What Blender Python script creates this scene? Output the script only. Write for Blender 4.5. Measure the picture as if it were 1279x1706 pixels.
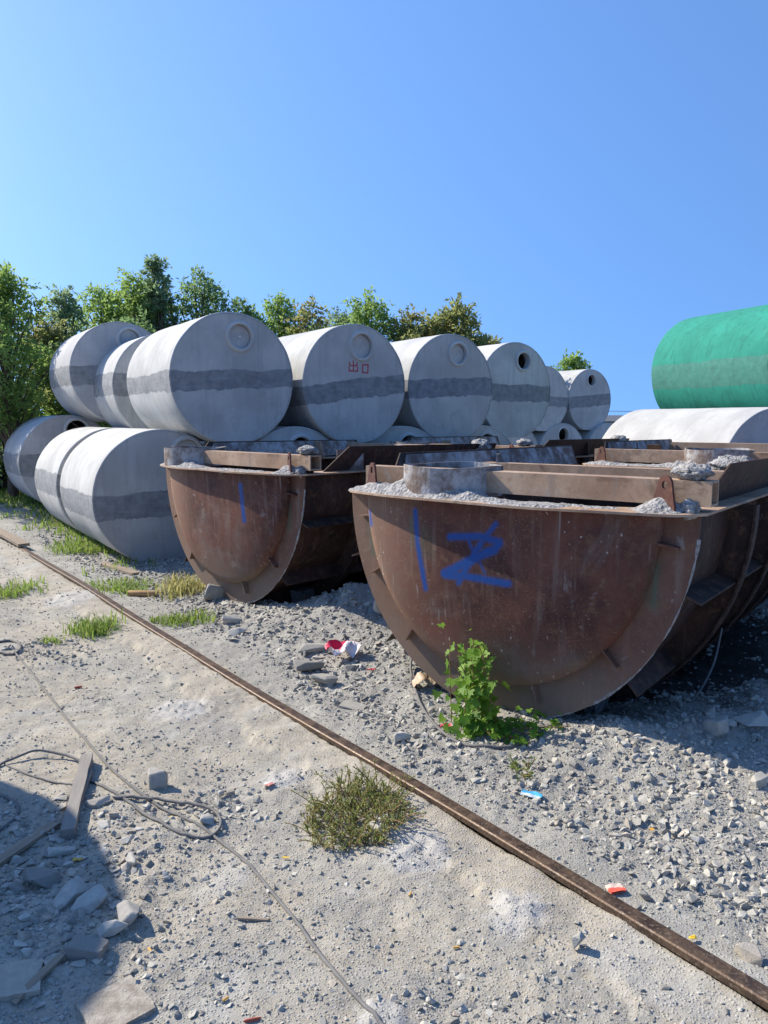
import bpy, bmesh, math, random
import numpy as np
from mathutils import Vector, Matrix

for o in list(bpy.data.objects):
    bpy.data.objects.remove(o, do_unlink=True)
scene = bpy.context.scene
COL = scene.collection
rad = math.radians

# ------------------------------------------------------------------ camera
cam_d = bpy.data.cameras.new('camera')
cam = bpy.data.objects.new('camera', cam_d)
COL.objects.link(cam)
cam.location = (0, 0, 1.9)
cam.rotation_euler = (rad(90 - 6.811), 0, 0)
cam_d.sensor_fit = 'HORIZONTAL'
cam_d.sensor_width = 36.0
cam_d.lens = 36.0 * 1281 / 1279
cam_d.clip_start = 0.05
cam_d.clip_end = 3000
scene.camera = cam

# ------------------------------------------------------------------ light
SUN_AZ, SUN_EL = 152.0, 38.0          # azimuth counted from +X, counter-clockwise
S = Vector((math.cos(rad(SUN_AZ)) * math.cos(rad(SUN_EL)), math.sin(rad(SUN_AZ)) * math.cos(rad(SUN_EL)), math.sin(rad(SUN_EL))))
world = bpy.data.worlds.new('World')
scene.world = world
world.use_nodes = True
wn = world.node_tree
wn.nodes.clear()
sky = wn.nodes.new('ShaderNodeTexSky')
sky.sky_type = 'NISHITA'
sky.sun_disc = False
sky.sun_elevation = rad(SUN_EL)
sky.sun_rotation = math.atan2(S.x, S.y)
sky.altitude = 0
sky.air_density = 1.2
sky.dust_density = 0.65
sky.ozone_density = 9.0
# a clear dry sky: look a little higher than the true direction so the horizon stays blue all round
tcw = wn.nodes.new('ShaderNodeTexCoord')
lift = wn.nodes.new('ShaderNodeVectorMath'); lift.inputs[1].default_value = (0, 0, 0.40)
nrm = wn.nodes.new('ShaderNodeVectorMath'); nrm.operation = 'NORMALIZE'
wn.links.new(tcw.outputs['Generated'], lift.inputs[0])
wn.links.new(lift.outputs[0], nrm.inputs[0])
wn.links.new(nrm.outputs[0], sky.inputs[0])
hsv = wn.nodes.new('ShaderNodeHueSaturation')
hsv.inputs['Hue'].default_value = 0.5
hsv.inputs['Saturation'].default_value = 1.02
hsv.inputs['Value'].default_value = 1.0
bg = wn.nodes.new('ShaderNodeBackground')
bg.inputs['Strength'].default_value = 0.129
wo = wn.nodes.new('ShaderNodeOutputWorld')
wn.links.new(sky.outputs[0], hsv.inputs['Color'])
wn.links.new(hsv.outputs[0], bg.inputs[0])
wn.links.new(bg.outputs[0], wo.inputs[0])
sun_d = bpy.data.lights.new('sun', 'SUN')
sun_d.energy = 3.75
sun_d.angle = rad(0.5)
sun_d.color = (1.0, 0.91, 0.77)
sun = bpy.data.objects.new('sun', sun_d)
COL.objects.link(sun)
sun.rotation_euler = S.to_track_quat('Z', 'Y').to_euler()
scene.view_settings.view_transform = 'Standard'
scene.view_settings.look = 'None'
scene.view_settings.gamma = 1
scene.view_settings.use_curve_mapping = False
scene.view_settings.exposure = 1.0

# ------------------------------------------------------------------ object helpers
def tag(o, label=None, cat=None, group=None, kind=None):
    if label: o['label'] = label
    if cat: o['category'] = cat
    if group: o['group'] = group
    if kind: o['kind'] = kind
    return o

def link(name, data, mat=None, parent=None, loc=None):
    o = bpy.data.objects.new(name, data)
    COL.objects.link(o)
    if mat is not None:
        if len(data.materials) == 0: data.materials.append(mat)
        else:
            o.material_slots[0].link = 'OBJECT'
            o.material_slots[0].material = mat
    if parent is not None: o.parent = parent
    if loc is not None: o.location = loc
    return o

def empty(name, loc, rz=0.0):
    o = bpy.data.objects.new(name, None)
    COL.objects.link(o)
    o.location = loc
    o.rotation_euler = (0, 0, rz)
    o.empty_display_size = 0.2
    return o

def np_mesh(name, V, Fc, smooth=False, attr=None, attr_name='tint'):
    """V (n,3); Fc (m,k) faces of one size k, or list of such arrays; attr per-vertex float."""
    V = np.asarray(V, np.float32)
    if not isinstance(Fc, list): Fc = [Fc]
    me = bpy.data.meshes.new(name)
    me.vertices.add(len(V))
    me.vertices.foreach_set('co', V.ravel())
    loops = np.concatenate([f.ravel() for f in Fc]).astype(np.int32)
    sizes = np.concatenate([np.full(len(f), f.shape[1], np.int32) for f in Fc])
    me.loops.add(len(loops))
    me.loops.foreach_set('vertex_index', loops)
    me.polygons.add(len(sizes))
    st = np.zeros(len(sizes), np.int32)
    st[1:] = np.cumsum(sizes)[:-1]
    me.polygons.foreach_set('loop_start', st)
    me.polygons.foreach_set('loop_total', sizes)
    me.polygons.foreach_set('use_smooth', np.full(len(sizes), smooth, bool))
    if attr is not None:
        a = me.attributes.new(attr_name, 'FLOAT', 'POINT')
        a.data.foreach_set('value', np.asarray(attr, np.float32))
    me.update(calc_edges=True)
    me.validate()
    return me

def grid_faces(nr, nc, wrap=False):
    i = np.arange(nr - 1)[:, None] * nc
    j = np.arange(nc if wrap else nc - 1)[None, :]
    j2 = (j + 1) % nc
    a = i + j; b = i + j2; c = i + nc + j2; d = i + nc + j
    return np.stack([a, b, c, d], -1).reshape(-1, 4)

def bm_mesh(name, bm, smooth=False):
    me = bpy.data.meshes.new(name)
    bmesh.ops.recalc_face_normals(bm, faces=bm.faces)
    bm.to_mesh(me)
    bm.free()
    if smooth: me.polygons.foreach_set('use_smooth', [True] * len(me.polygons))
    return me

def add_box(bm, x0, x1, y0, y1, z0, z1, mat=None, bev=0.0):
    vs = [bm.verts.new(Vector(p)) for p in ((x0,y0,z0),(x1,y0,z0),(x1,y1,z0),(x0,y1,z0),(x0,y0,z1),(x1,y0,z1),(x1,y1,z1),(x0,y1,z1))]
    if mat is not None:
        for v in vs: v.co = mat @ v.co
    fs = [bm.faces.new([vs[i] for i in f]) for f in ((0,3,2,1),(4,5,6,7),(0,1,5,4),(1,2,6,5),(2,3,7,6),(3,0,4,7))]
    if bev > 0:
        es = list({e for f in fs for e in f.edges})
        bmesh.ops.bevel(bm, geom=es, offset=bev, segments=2, affect='EDGES', profile=0.5)
    return vs

def add_prism(bm, poly, d0, d1, fn):
    """poly list of 2D points, extruded between d0,d1, fn(a,b,d)->Vector"""
    A = [bm.verts.new(fn(a, b, d0)) for a, b in poly]
    B = [bm.verts.new(fn(a, b, d1)) for a, b in poly]
    bm.faces.new(A); bm.faces.new(B[::-1])
    n = len(poly)
    for i in range(n):
        j = (i + 1) % n
        bm.faces.new((A[i], B[i], B[j], A[j]))

def tube(pts, r, n=8, closed=False, taper=None):
    P = np.asarray(pts, float)
    T = np.gradient(P, axis=0)
    T /= np.linalg.norm(T, axis=1)[:, None] + 1e-9
    ref = np.array([0, 0, 1.0])
    V = []
    for i in range(len(P)):
        t = T[i]
        a = np.cross(t, ref)
        if np.linalg.norm(a) < 1e-3: a = np.cross(t, [1, 0, 0])
        a /= np.linalg.norm(a); b = np.cross(a, t)
        rr = r if taper is None else r * taper[i]
        for k in range(n):
            w = 2 * math.pi * k / n
            V.append(P[i] + rr * (a * math.cos(w) + b * math.sin(w)))
    return np.array(V), grid_faces(len(P), n, wrap=True)

def catmull(pts, per=10):
    P = np.asarray(pts, float)
    P = np.vstack([2 * P[0] - P[1], P, 2 * P[-1] - P[-2]])
    out = []
    for i in range(1, len(P) - 2):
        p0, p1, p2, p3 = P[i - 1:i + 3]
        for t in np.linspace(0, 1, per, endpoint=False):
            out.append(0.5 * ((2 * p1) + (-p0 + p2) * t + (2 * p0 - 5 * p1 + 4 * p2 - p3) * t * t + (-p0 + 3 * p1 - 3 * p2 + p3) * t ** 3))
    out.append(P[-2])
    return np.array(out)

# ------------------------------------------------------------------ numpy noise
_rng = np.random.RandomState(7)
_perm = _rng.permutation(512)
_perm = np.concatenate([_perm, _perm])
_g3 = _rng.normal(size=(512, 3)); _g3 /= np.linalg.norm(_g3, axis=1)[:, None]
def perlin(x, y, z=0.0):
    x, y, z = np.broadcast_arrays(np.asarray(x, float), np.asarray(y, float), np.asarray(z, float))
    xi = np.floor(x).astype(int); yi = np.floor(y).astype(int); zi = np.floor(z).astype(int)
    xf, yf, zf = x - xi, y - yi, z - zi
    u = xf ** 3 * (xf * (xf * 6 - 15) + 10); v = yf ** 3 * (yf * (yf * 6 - 15) + 10); w = zf ** 3 * (zf * (zf * 6 - 15) + 10)
    def g(a, b, c):
        h = _perm[(_perm[(_perm[(xi + a) & 511] + yi + b) & 511] + zi + c) & 511]
        q = _g3[h]
        return q[..., 0] * (xf - a) + q[..., 1] * (yf - b) + q[..., 2] * (zf - c)
    def lerp(a, b, t): return a + (b - a) * t
    return lerp(lerp(lerp(g(0,0,0), g(1,0,0), u), lerp(g(0,1,0), g(1,1,0), u), v), lerp(lerp(g(0,0,1), g(1,0,1), u), lerp(g(0,1,1), g(1,1,1), u), v), w) * 1.4
def fbm(x, y, z=0.0, oct=4, gain=0.5):
    s = 0; a = 1; f = 1
    for k in range(oct):
        s = s + a * perlin(np.asarray(x) * f + 13.7 * k, np.asarray(y) * f - 7.1 * k, np.asarray(z) * f + 3.3 * k)
        a *= gain; f *= 2.03
    return s
def sstep(a, b, x):
    t = np.clip((np.asarray(x, float) - a) / (b - a), 0, 1)
    return t * t * (3 - 2 * t)

# ------------------------------------------------------------------ material helpers
class Mat:
    def __init__(self, name, rough=0.9):
        self.m = bpy.data.materials.new(name)
        self.m.use_nodes = True
        self.t = self.m.node_tree
        self.t.nodes.clear()
        self.out = self.t.nodes.new('ShaderNodeOutputMaterial')
        self.b = self.t.nodes.new('ShaderNodeBsdfPrincipled')
        self.b.inputs['Roughness'].default_value = rough
        self.b.inputs['Specular IOR Level'].default_value = 0.3
        self.t.links.new(self.b.outputs[0], self.out.inputs[0])
        self._tc = None
    def n(self, typ, **kw):
        nd = self.t.nodes.new(typ)
        for k, v in kw.items(): setattr(nd, k, v)
        return nd
    def put(self, sock, v):
        if isinstance(v, bpy.types.NodeSocket): self.t.links.new(v, sock)
        elif v is not None:
            if hasattr(sock.default_value, '__len__') and not hasattr(v, '__len__'): v = (v, v, v)
            if sock.type == 'RGBA' and len(v) == 3: v = (*v, 1)
            sock.default_value = v
    def tc(self):
        if self._tc is None: self._tc = self.n('ShaderNodeTexCoord')
        return self._tc
    @property
    def obj(self): return self.tc().outputs['Object']
    @property
    def pos(self): return self.n('ShaderNodeNewGeometry').outputs['Position']
    def math(self, op, a, b=None, c=None, clamp=False):
        nd = self.n('ShaderNodeMath', operation=op, use_clamp=clamp)
        self.put(nd.inputs[0], a)
        if b is not None: self.put(nd.inputs[1], b)
        if c is not None: self.put(nd.inputs[2], c)
        return nd.outputs[0]
    def vmath(self, op, a, b=None):
        nd = self.n('ShaderNodeVectorMath', operation=op)
        self.put(nd.inputs[0], a)
        if b is not None: self.put(nd.inputs[1], b)
        return nd.outputs[1] if op in ('LENGTH', 'DOT_PRODUCT', 'DISTANCE') else nd.outputs[0]
    def scale(self, v, s):
        return self.vmath('MULTIPLY', v, s)
    def sep(self, v):
        nd = self.n('ShaderNodeSeparateXYZ'); self.put(nd.inputs[0], v)
        return nd.outputs
    def noise(self, vec, sc, det=4, rough=0.55, dist=0.0, col=False):
        nd = self.n('ShaderNodeTexNoise')
        self.put(nd.inputs['Vector'], vec); self.put(nd.inputs['Scale'], sc)
        nd.inputs['Detail'].default_value = det; nd.inputs['Roughness'].default_value = rough
        nd.inputs['Distortion'].default_value = dist
        return nd.outputs['Color' if col else 'Fac']
    def voro(self, vec, sc, feature='F1', out='Distance', rnd=1.0):
        nd = self.n('ShaderNodeTexVoronoi', feature=feature)
        self.put(nd.inputs['Vector'], vec); self.put(nd.inputs['Scale'], sc)
        nd.inputs['Randomness'].default_value = rnd
        return nd.outputs[out]
    def step(self, x, a, b):
        nd = self.n('ShaderNodeMapRange', interpolation_type='SMOOTHSTEP')
        self.put(nd.inputs[0], x); self.put(nd.inputs[1], a); self.put(nd.inputs[2], b)
        return nd.outputs[0]
    def lin(self, x, a, b, c, d):
        nd = self.n('ShaderNodeMapRange')
        self.put(nd.inputs[0], x)
        for i, q in enumerate((a, b, c, d)): self.put(nd.inputs[1 + i], q)
        return nd.outputs[0]
    def mix(self, f, a, b, mode='MIX'):
        nd = self.n('ShaderNodeMix', data_type='RGBA', blend_type=mode)
        self.put(nd.inputs[0], f); self.put(nd.inputs[6], a); self.put(nd.inputs[7], b)
        return nd.outputs[2]
    def attr(self, name, typ='GEOMETRY'):
        nd = self.n('ShaderNodeAttribute', attribute_name=name, attribute_type=typ)
        return nd.outputs['Fac']
    def rnd(self): return self.n('ShaderNodeObjectInfo').outputs['Random']
    def bump(self, h, strength=0.5, dist=0.02, prev=None):
        nd = self.n('ShaderNodeBump')
        nd.inputs['Strength'].default_value = strength; nd.inputs['Distance'].default_value = dist
        self.put(nd.inputs['Height'], h)
        if prev is not None: self.put(nd.inputs['Normal'], prev)
        return nd.outputs[0]
    def color(self, c): self.put(self.b.inputs['Base Color'], c)
    def rough(self, c): self.put(self.b.inputs['Roughness'], c)
    def normal(self, c): self.put(self.b.inputs['Normal'], c)

def seg_group():
    g = bpy.data.node_groups.new('stroke_distance', 'ShaderNodeTree')
    for nm in ('P', 'A', 'B'): g.interface.new_socket(nm, in_out='INPUT', socket_type='NodeSocketVector')
    g.interface.new_socket('D', in_out='OUTPUT', socket_type='NodeSocketFloat')
    i = g.nodes.new('NodeGroupInput'); o = g.nodes.new('NodeGroupOutput')
    def vm(op): return g.nodes.new('ShaderNodeVectorMath')
    def V(op, a, b=None):
        nd = g.nodes.new('ShaderNodeVectorMath'); nd.operation = op
        g.links.new(a, nd.inputs[0])
        if b is not None: g.links.new(b, nd.inputs[1])
        return nd
    pa = V('SUBTRACT', i.outputs[0], i.outputs[1]).outputs[0]
    ba = V('SUBTRACT', i.outputs[2], i.outputs[1]).outputs[0]
    d1 = V('DOT_PRODUCT', pa, ba).outputs[1]
    d2 = V('DOT_PRODUCT', ba, ba).outputs[1]
    dv = g.nodes.new('ShaderNodeMath'); dv.operation = 'DIVIDE'; dv.use_clamp = True
    g.links.new(d1, dv.inputs[0]); g.links.new(d2, dv.inputs[1])
    sc = g.nodes.new('ShaderNodeVectorMath'); sc.operation = 'SCALE'
    g.links.new(ba, sc.inputs[0]); g.links.new(dv.outputs[0], sc.inputs['Scale'])
    df = V('SUBTRACT', pa, sc.outputs[0]).outputs[0]
    ln = V('LENGTH', df).outputs[1]
    g.links.new(ln, o.inputs[0])
    return g
SEG = seg_group()
def strokes(M, segs, soft=0.012, wob=0.01, wsc=9.0):
    """mask of brush/spray strokes [(x0,z0,x1,z1,halfwidth)] in the part's own x-z plane"""
    p = M.scale(M.obj, (1, 0, 1))
    nz = M.vmath('SUBTRACT', M.noise(p, wsc, 3, col=True), (0.5, 0.5, 0.5))
    p = M.vmath('ADD', p, M.scale(nz, (wob * 2, 0, wob * 2)))
    tot = None
    for x0, z0, x1, z1, w in segs:
        nd = M.n('ShaderNodeGroup'); nd.node_tree = SEG
        M.put(nd.inputs[0], p); M.put(nd.inputs[1], (x0, 0, z0)); M.put(nd.inputs[2], (x1, 0, z1))
        m = M.step(nd.outputs[0], w + soft, w - soft)
        tot = m if tot is None else M.math('MAXIMUM', tot, m)
    return tot

# ------------------------------------------------------------------ terrain
RP = np.array([0.002, 3.927]); RD = np.array([0.5955, -0.8034]); RN = np.array([0.8034, 0.5955])
def rail_sd(x, y): return (x - RP[0]) * RN[0] + (y - RP[1]) * RN[1]
def rail_s(x, y): return (x - RP[0]) * RD[0] + (y - RP[1]) * RD[1]
def rough_mask(x, y):
    """0 = trodden dusty ground, 1 = loose rubble"""
    sd = rail_sd(x, y)
    near_k = sstep(-2.6, -0.8, rail_s(x, y))
    m = sstep(0.32 - 0.20 * near_k, 0.62 - 0.24 * near_k, sd + 0.20 * fbm(x * 0.9, y * 0.9, 4.0, 3))
    l = sstep(0.02, 0.45, fbm(x * 0.7, y * 0.7, 9.0, 3)) * sstep(-0.45, -0.8, sd)
    foot = np.exp(-(((x + 1.5) / 0.75) ** 2 + ((y - 2.9) / 0.7) ** 2))
    return np.clip(m + 0.75 * l + foot, 0, 1)
SPLATS = [(*(0.134, 3.202), 0.16), (*(0.508, 2.747), 0.13), (*(0.001, 3.430), 0.10), (*(-0.550, 3.957), 0.12), (*(-1.353, 4.916), 0.2), (*(-3.314, 8.002), 0.3), (*(0.001, 2.242), 0.1)]
def height(x, y):
    x = np.asarray(x, float); y = np.asarray(y, float)
    sd = rail_sd(x, y); s = rail_s(x, y)
    r = rough_mask(x, y)
    fade = 1 - sstep(14, 30, np.hypot(x, y))
    h = 0.022 * fbm(x * 0.45, y * 0.45, 1.0, 3)
    h = h + fade * (0.014 + 0.012 * r) * fbm(x * 3.1, y * 3.1, 2.0, 4, 0.55)
    crumb = sstep(-0.15, 0.35, fbm(x * 1.5, y * 1.5, 21.0, 3))
    h = h + fade * 0.0085 * (0.25 + 0.65 * crumb + 0.7 * r) * fbm(x * 14, y * 14, 5.0, 3, 0.65)
    # cemented strip beside the rail, broken edge
    edge = -0.31 + 0.12 * fbm(s * 1.6, 0.3, 3.0, 5, 0.6)
    h = h + 0.034 * sstep(edge - 0.03, edge + 0.015, sd) * sstep(0.02, -0.03, sd) - 0.012
    # loose rubble banked up between the rail and the moulds
    h = h + 0.085 * sstep(0.5, 1.25, sd) * sstep(-5.6, -4.2, s) * fade
    # heaps
    def heap(cx, cy, rx, ry, a):
        return a * np.exp(-(((x - cx) / rx) ** 2 + ((y - cy) / ry) ** 2))
    lump = 1 + 0.45 * fbm(x * 4, y * 4, 7.0, 4)
    h = h + lump * (heap(-0.15, 7.25, 0.55, 0.5, 0.26) + heap(2.65, 4.75, 0.6, 0.4, 0.19) + heap(1.75, 4.30, 0.6, 0.22, 0.09) + heap(-1.75, 2.55, 0.6, 0.5, 0.05))
    # splashes of cement that set on the ground, and the wheel-worn track beside the rail
    clod = np.maximum(0, 1 + 0.9 * fbm(x * 15, y * 15, 3.0, 4, 0.6))
    for cx, cy, rx in SPLATS: h = h + clod * heap(cx, cy, rx, rx * 0.8, 0.022)
    h = h - 0.022 * np.exp(-((sd + 0.72) / 0.16) ** 2) * (1 + 0.5 * fbm(s * 1.1, 2.0, 5.0, 3))
    # the moulds lie in hollows
    for mx, my, ph_, ml in ((0.72, 4.75, 38, 3.7), (-1.58, 7.79, 44, 3.0), (0.85, 10.25, 43, 2.9), (3.22, 7.98, 38, 3.0)):
        ax_, ay_ = math.sin(rad(ph_)), math.cos(rad(ph_))
        t_ = (x - mx) * ax_ + (y - my) * ay_; d_ = (x - mx) * ay_ - (y - my) * ax_
        h = h - 0.21 * np.exp(-(d_ / 0.62) ** 2) * sstep(0.12, 0.42, t_) * sstep(ml + 0.3, ml, t_)
    h = h - heap(2.35, 5.6, 0.55, 0.8, 0.10)
    h = h + 0.30 * np.exp(-(((x + 7.5) / 3.2) ** 2 + ((y - 16.5) / 3.5) ** 2))
    # bed of the rail
    h = h + 0.012 * np.exp(-(sd / 0.10) ** 2)
    return h
def hz(x, y): return float(height(np.array([x]), np.array([y]))[0])

def graded(a, b, f):
    out = [a]
    while out[-1] < b: out.append(out[-1] + f(out[-1]))
    return out
ys = [-600, -300, -150, -80, -40, -20, -10, -6, -4, -3] + graded(-2.0, 1.5, lambda t: 0.15) + graded(1.62, 14, lambda t: max(0.014, 0.0046 * t)) + graded(14.1, 45, lambda t: 0.03 * t) + [52, 65, 90, 130, 200, 350, 700, 1500]
xp = graded(0.0, 2.2, lambda t: 0.017) + graded(2.22, 5, lambda t: 0.017 + 0.018 * (t - 2.2)) + graded(5.1, 12, lambda t: 0.13) + [12.6, 14, 16, 19, 24, 32, 45, 70, 120, 220, 450, 1000]
xp = np.array(xp); xs = np.concatenate([-xp[:0:-1], xp]); ys = np.array(ys)
Xg, Yg = np.meshgrid(xs, ys)
Zg = height(Xg, Yg)
gm = Mat('gravelly_ground', 0.95)
P = gm.pos
sx = gm.sep(P)
sdn = gm.math('ADD', gm.math('MULTIPLY', sx[0], float(RN[0])), gm.math('MULTIPLY', sx[1], float(RN[1])))
sdn = gm.math('SUBTRACT', sdn, float(RP @ RN))
big = gm.noise(P, 0.8, 5, 0.6)
mid = gm.noise(P, 5.0, 6, 0.62)
fine = gm.noise(P, 45.0, 5, 0.65)
grit = gm.noise(P, 190.0, 3, 0.7)
cellc = gm.n('ShaderNodeSeparateColor')
gm.put(cellc.inputs[0], gm.voro(P, 110.0, out='Color'))
cellv = cellc.outputs[0]
grey = gm.mix(gm.step(big, 0.35, 0.65), (0.265, 0.25, 0.20), (0.425, 0.405, 0.335))
grey = gm.mix(gm.step(mid, 0.36, 0.7), gm.mix(0.5, grey, (0.145, 0.138, 0.112)), grey)
tan = gm.mix(gm.step(mid, 0.3, 0.7), (0.30, 0.245, 0.155), (0.48, 0.41, 0.28))
wob = gm.math('MULTIPLY', gm.math('SUBTRACT', gm.noise(P, 2.2, 4, 0.6), 0.5), 0.5)
sdw = gm.math('ADD', sdn, wob)
strip = gm.math('MULTIPLY', gm.step(sdw, -0.40, -0.30), gm.step(sdw, 0.12, 0.02))
left_tan = gm.math('MULTIPLY', gm.step(sdw, -0.1, -0.6), gm.step(gm.noise(P, 0.9, 5, 0.65), 0.34, 0.56))
tanm = gm.math('MAXIMUM', gm.math('MULTIPLY', strip, 0.95), gm.math('MULTIPLY', left_tan, 0.9))
crk = gm.math('MULTIPLY', strip, gm.step(gm.voro(gm.vmath('ADD', P, gm.scale(gm.noise(P, 6, 3, col=True), (0.12, 0.12, 0))), 7.0, 'DISTANCE_TO_EDGE'), 0.018, 0.004))
c = gm.mix(tanm, grey, tan)
c = gm.mix(gm.math('MULTIPLY', crk, 0.5), c, (0.12, 0.10, 0.075))
# ground in the rubble zone darkened, shade of the gaps between stones painted in
rubz = gm.step(sdw, 0.25, 0.60)
c = gm.mix(gm.math('MULTIPLY', rubz, 0.55), c, (0.175, 0.168, 0.148))
# pale spilled cement dust
dust = gm.step(gm.noise(P, 1.3, 6, 0.68, 0.8), 0.53, 0.66)
c = gm.mix(gm.math('MULTIPLY', dust, 0.6), c, (0.53, 0.515, 0.45))
damp = gm.step(gm.noise(P, 0.65, 5, 0.6, 1.2), 0.56, 0.68)
c = gm.mix(gm.math('MULTIPLY', damp, 0.55), c, (0.19, 0.16, 0.12))
c = gm.mix(gm.lin(cellv, 0, 1, 0.0, 0.5), c, gm.mix(gm.step(fine, 0.35, 0.6), (0.17, 0.165, 0.155), (0.50, 0.49, 0.47)))
c = gm.mix(0.35, c, gm.mix(grit, (0.12, 0.12, 0.115), (0.62, 0.595, 0.54)))
# soil with grass roots beyond the yard and round the stack
soil = gm.math('MAXIMUM', gm.step(gm.vmath('LENGTH', P), 22, 32), gm.math('MULTIPLY', gm.step(gm.math('ADD', gm.math('ADD', sx[0], 5.6), gm.math('MULTIPLY', wob, 3)), 1.0, 0.0), gm.step(gm.math('SUBTRACT', sdw, 0.9), 0.0, 0.5)))
c = gm.mix(gm.math('MULTIPLY', soil, 0.8), c, gm.mix(mid, (0.09, 0.085, 0.05), (0.17, 0.15, 0.10)))
for ox, oy, orx in SPLATS:
    dd = gm.vmath('LENGTH', gm.vmath('MULTIPLY', gm.vmath('SUBTRACT', P, (ox, oy, 0)), (1 / orx, 1 / orx, 0)))
    sp_ = gm.step(gm.math('ADD', dd, gm.math('MULTIPLY', gm.math('SUBTRACT', gm.noise(P, 9.0, 5, 0.65), 0.5), 1.6)), 1.15, 0.7)
    c = gm.mix(gm.math('MULTIPLY', sp_, 0.55), c, gm.mix(fine, (0.34, 0.335, 0.32), (0.60, 0.59, 0.565)))
# shade below the moulds painted into the ground colour as dark ellipses
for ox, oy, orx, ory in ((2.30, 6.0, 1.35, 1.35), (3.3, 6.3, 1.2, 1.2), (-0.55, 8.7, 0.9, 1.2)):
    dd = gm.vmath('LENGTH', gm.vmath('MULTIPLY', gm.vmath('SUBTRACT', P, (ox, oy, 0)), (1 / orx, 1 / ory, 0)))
    mould_shade = gm.step(gm.math('ADD', dd, gm.math('MULTIPLY', gm.math('SUBTRACT', mid, 0.5), 1.1)), 1.05, 0.7)
    c = gm.mix(gm.math('MULTIPLY', mould_shade, 0.92), c, (0.040, 0.034, 0.028))
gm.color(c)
hgt = gm.math('ADD', gm.math('MULTIPLY', gm.noise(P, 90.0, 6, 0.75), 0.7), gm.math('MULTIPLY', gm.step(gm.voro(P, 75.0), 0.45, 0.05), 0.5))
hgt = gm.math('ADD', hgt, gm.math('MULTIPLY', grit, 0.35))
gm.normal(gm.bump(hgt, 0.8, 0.010))
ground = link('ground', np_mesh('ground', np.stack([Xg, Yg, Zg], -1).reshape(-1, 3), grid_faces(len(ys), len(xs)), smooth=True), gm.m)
tag(ground, 'pale grey gravelly dirt ground of the yard with cement dust', 'ground', kind='structure')

# ------------------------------------------------------------------ stones
def stone_proto(seed, npts=11, flat=0.55):
    r = random.Random(seed)
    bm = bmesh.new()
    for i in range(npts):
        v = Vector((r.gauss(0, 1), r.gauss(0, 1), r.gauss(0, 1))).normalized()
        v = Vector((v.x * r.uniform(0.75, 1.1), v.y * r.uniform(0.55, 0.9), v.z * flat * r.uniform(0.8, 1.1)))
        bm.verts.new(v)
    ch = bmesh.ops.convex_hull(bm, input=bm.verts)
    junk = [g for g in ch['geom_interior'] if isinstance(g, bmesh.types.BMVert)]
    if junk: bmesh.ops.delete(bm, geom=junk, context='VERTS')
    bmesh.ops.triangulate(bm, faces=bm.faces)
    bm.verts.index_update()
    V = np.array([v.co[:] for v in bm.verts]); Fc = np.array([[v.index for v in f.verts] for f in bm.faces])
    bm.free()
    return V * 0.5, Fc
protos = [stone_proto(i, 9 + i % 4, 0.35 + 0.12 * (i % 4)) for i in range(20)]

def stone_mat(name, use_attr):
    M = Mat(name, 0.92)
    t = M.attr('tint') if use_attr else M.rnd()
    nz = M.noise(M.pos, 30, 5, 0.65)
    c = M.mix(t, (0.26, 0.248, 0.215), (0.58, 0.558, 0.485))
    warm = M.step(M.math('FRACT', M.math('MULTIPLY', t, 7.31)), 0.78, 0.95)
    c = M.mix(M.math('MULTIPLY', warm, 0.6), c, (0.46, 0.38, 0.29))
    c = M.mix(M.lin(nz, 0.3, 0.7, 0.45, 0.0), c, (0.17, 0.165, 0.16))
    M.color(c)
    M.normal(M.bump(M.noise(M.pos, 120, 4, 0.7), 0.5, 0.006))
    return M.m
gravel_mat = stone_mat('gravel_chips', True)
chunk_mat = stone_mat('concrete_rubble', False)

RAIL_HALF = 0.05
def rot_mats(rng, n, tilt):
    yaw = rng.uniform(0, 2 * np.pi, n); a = rng.normal(0, tilt, n); b = rng.normal(0, tilt, n)
    cz, sz = np.cos(yaw), np.sin(yaw); ca, sa = np.cos(a), np.sin(a); cb, sb = np.cos(b), np.sin(b)
    Z = np.zeros(n); O = np.ones(n)
    Rz = np.stack([np.stack([cz, -sz, Z], -1), np.stack([sz, cz, Z], -1), np.stack([Z, Z, O], -1)], -2)
    Rx = np.stack([np.stack([O, Z, Z], -1), np.stack([Z, ca, -sa], -1), np.stack([Z, sa, ca], -1)], -2)
    Ry = np.stack([np.stack([cb, Z, sb], -1), np.stack([Z, O, Z], -1), np.stack([-sb, Z, cb], -1)], -2)
    return Rx @ Ry @ Rz
def scatter(n, seed, ymin, ymax, keep, size):
    rng = np.random.RandomState(seed)
    y = np.exp(rng.uniform(math.log(ymin), math.log(ymax), n))
    x = rng.uniform(-1, 1, n) * (0.62 * y + 0.5)
    k = rng.uniform(0, 1, n) < keep(x, y)
    k &= np.abs(rail_sd(x, y)) > RAIL_HALF + 0.01
    x, y = x[k], y[k]
    return rng, x, y, size(rng, x, y)
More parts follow.
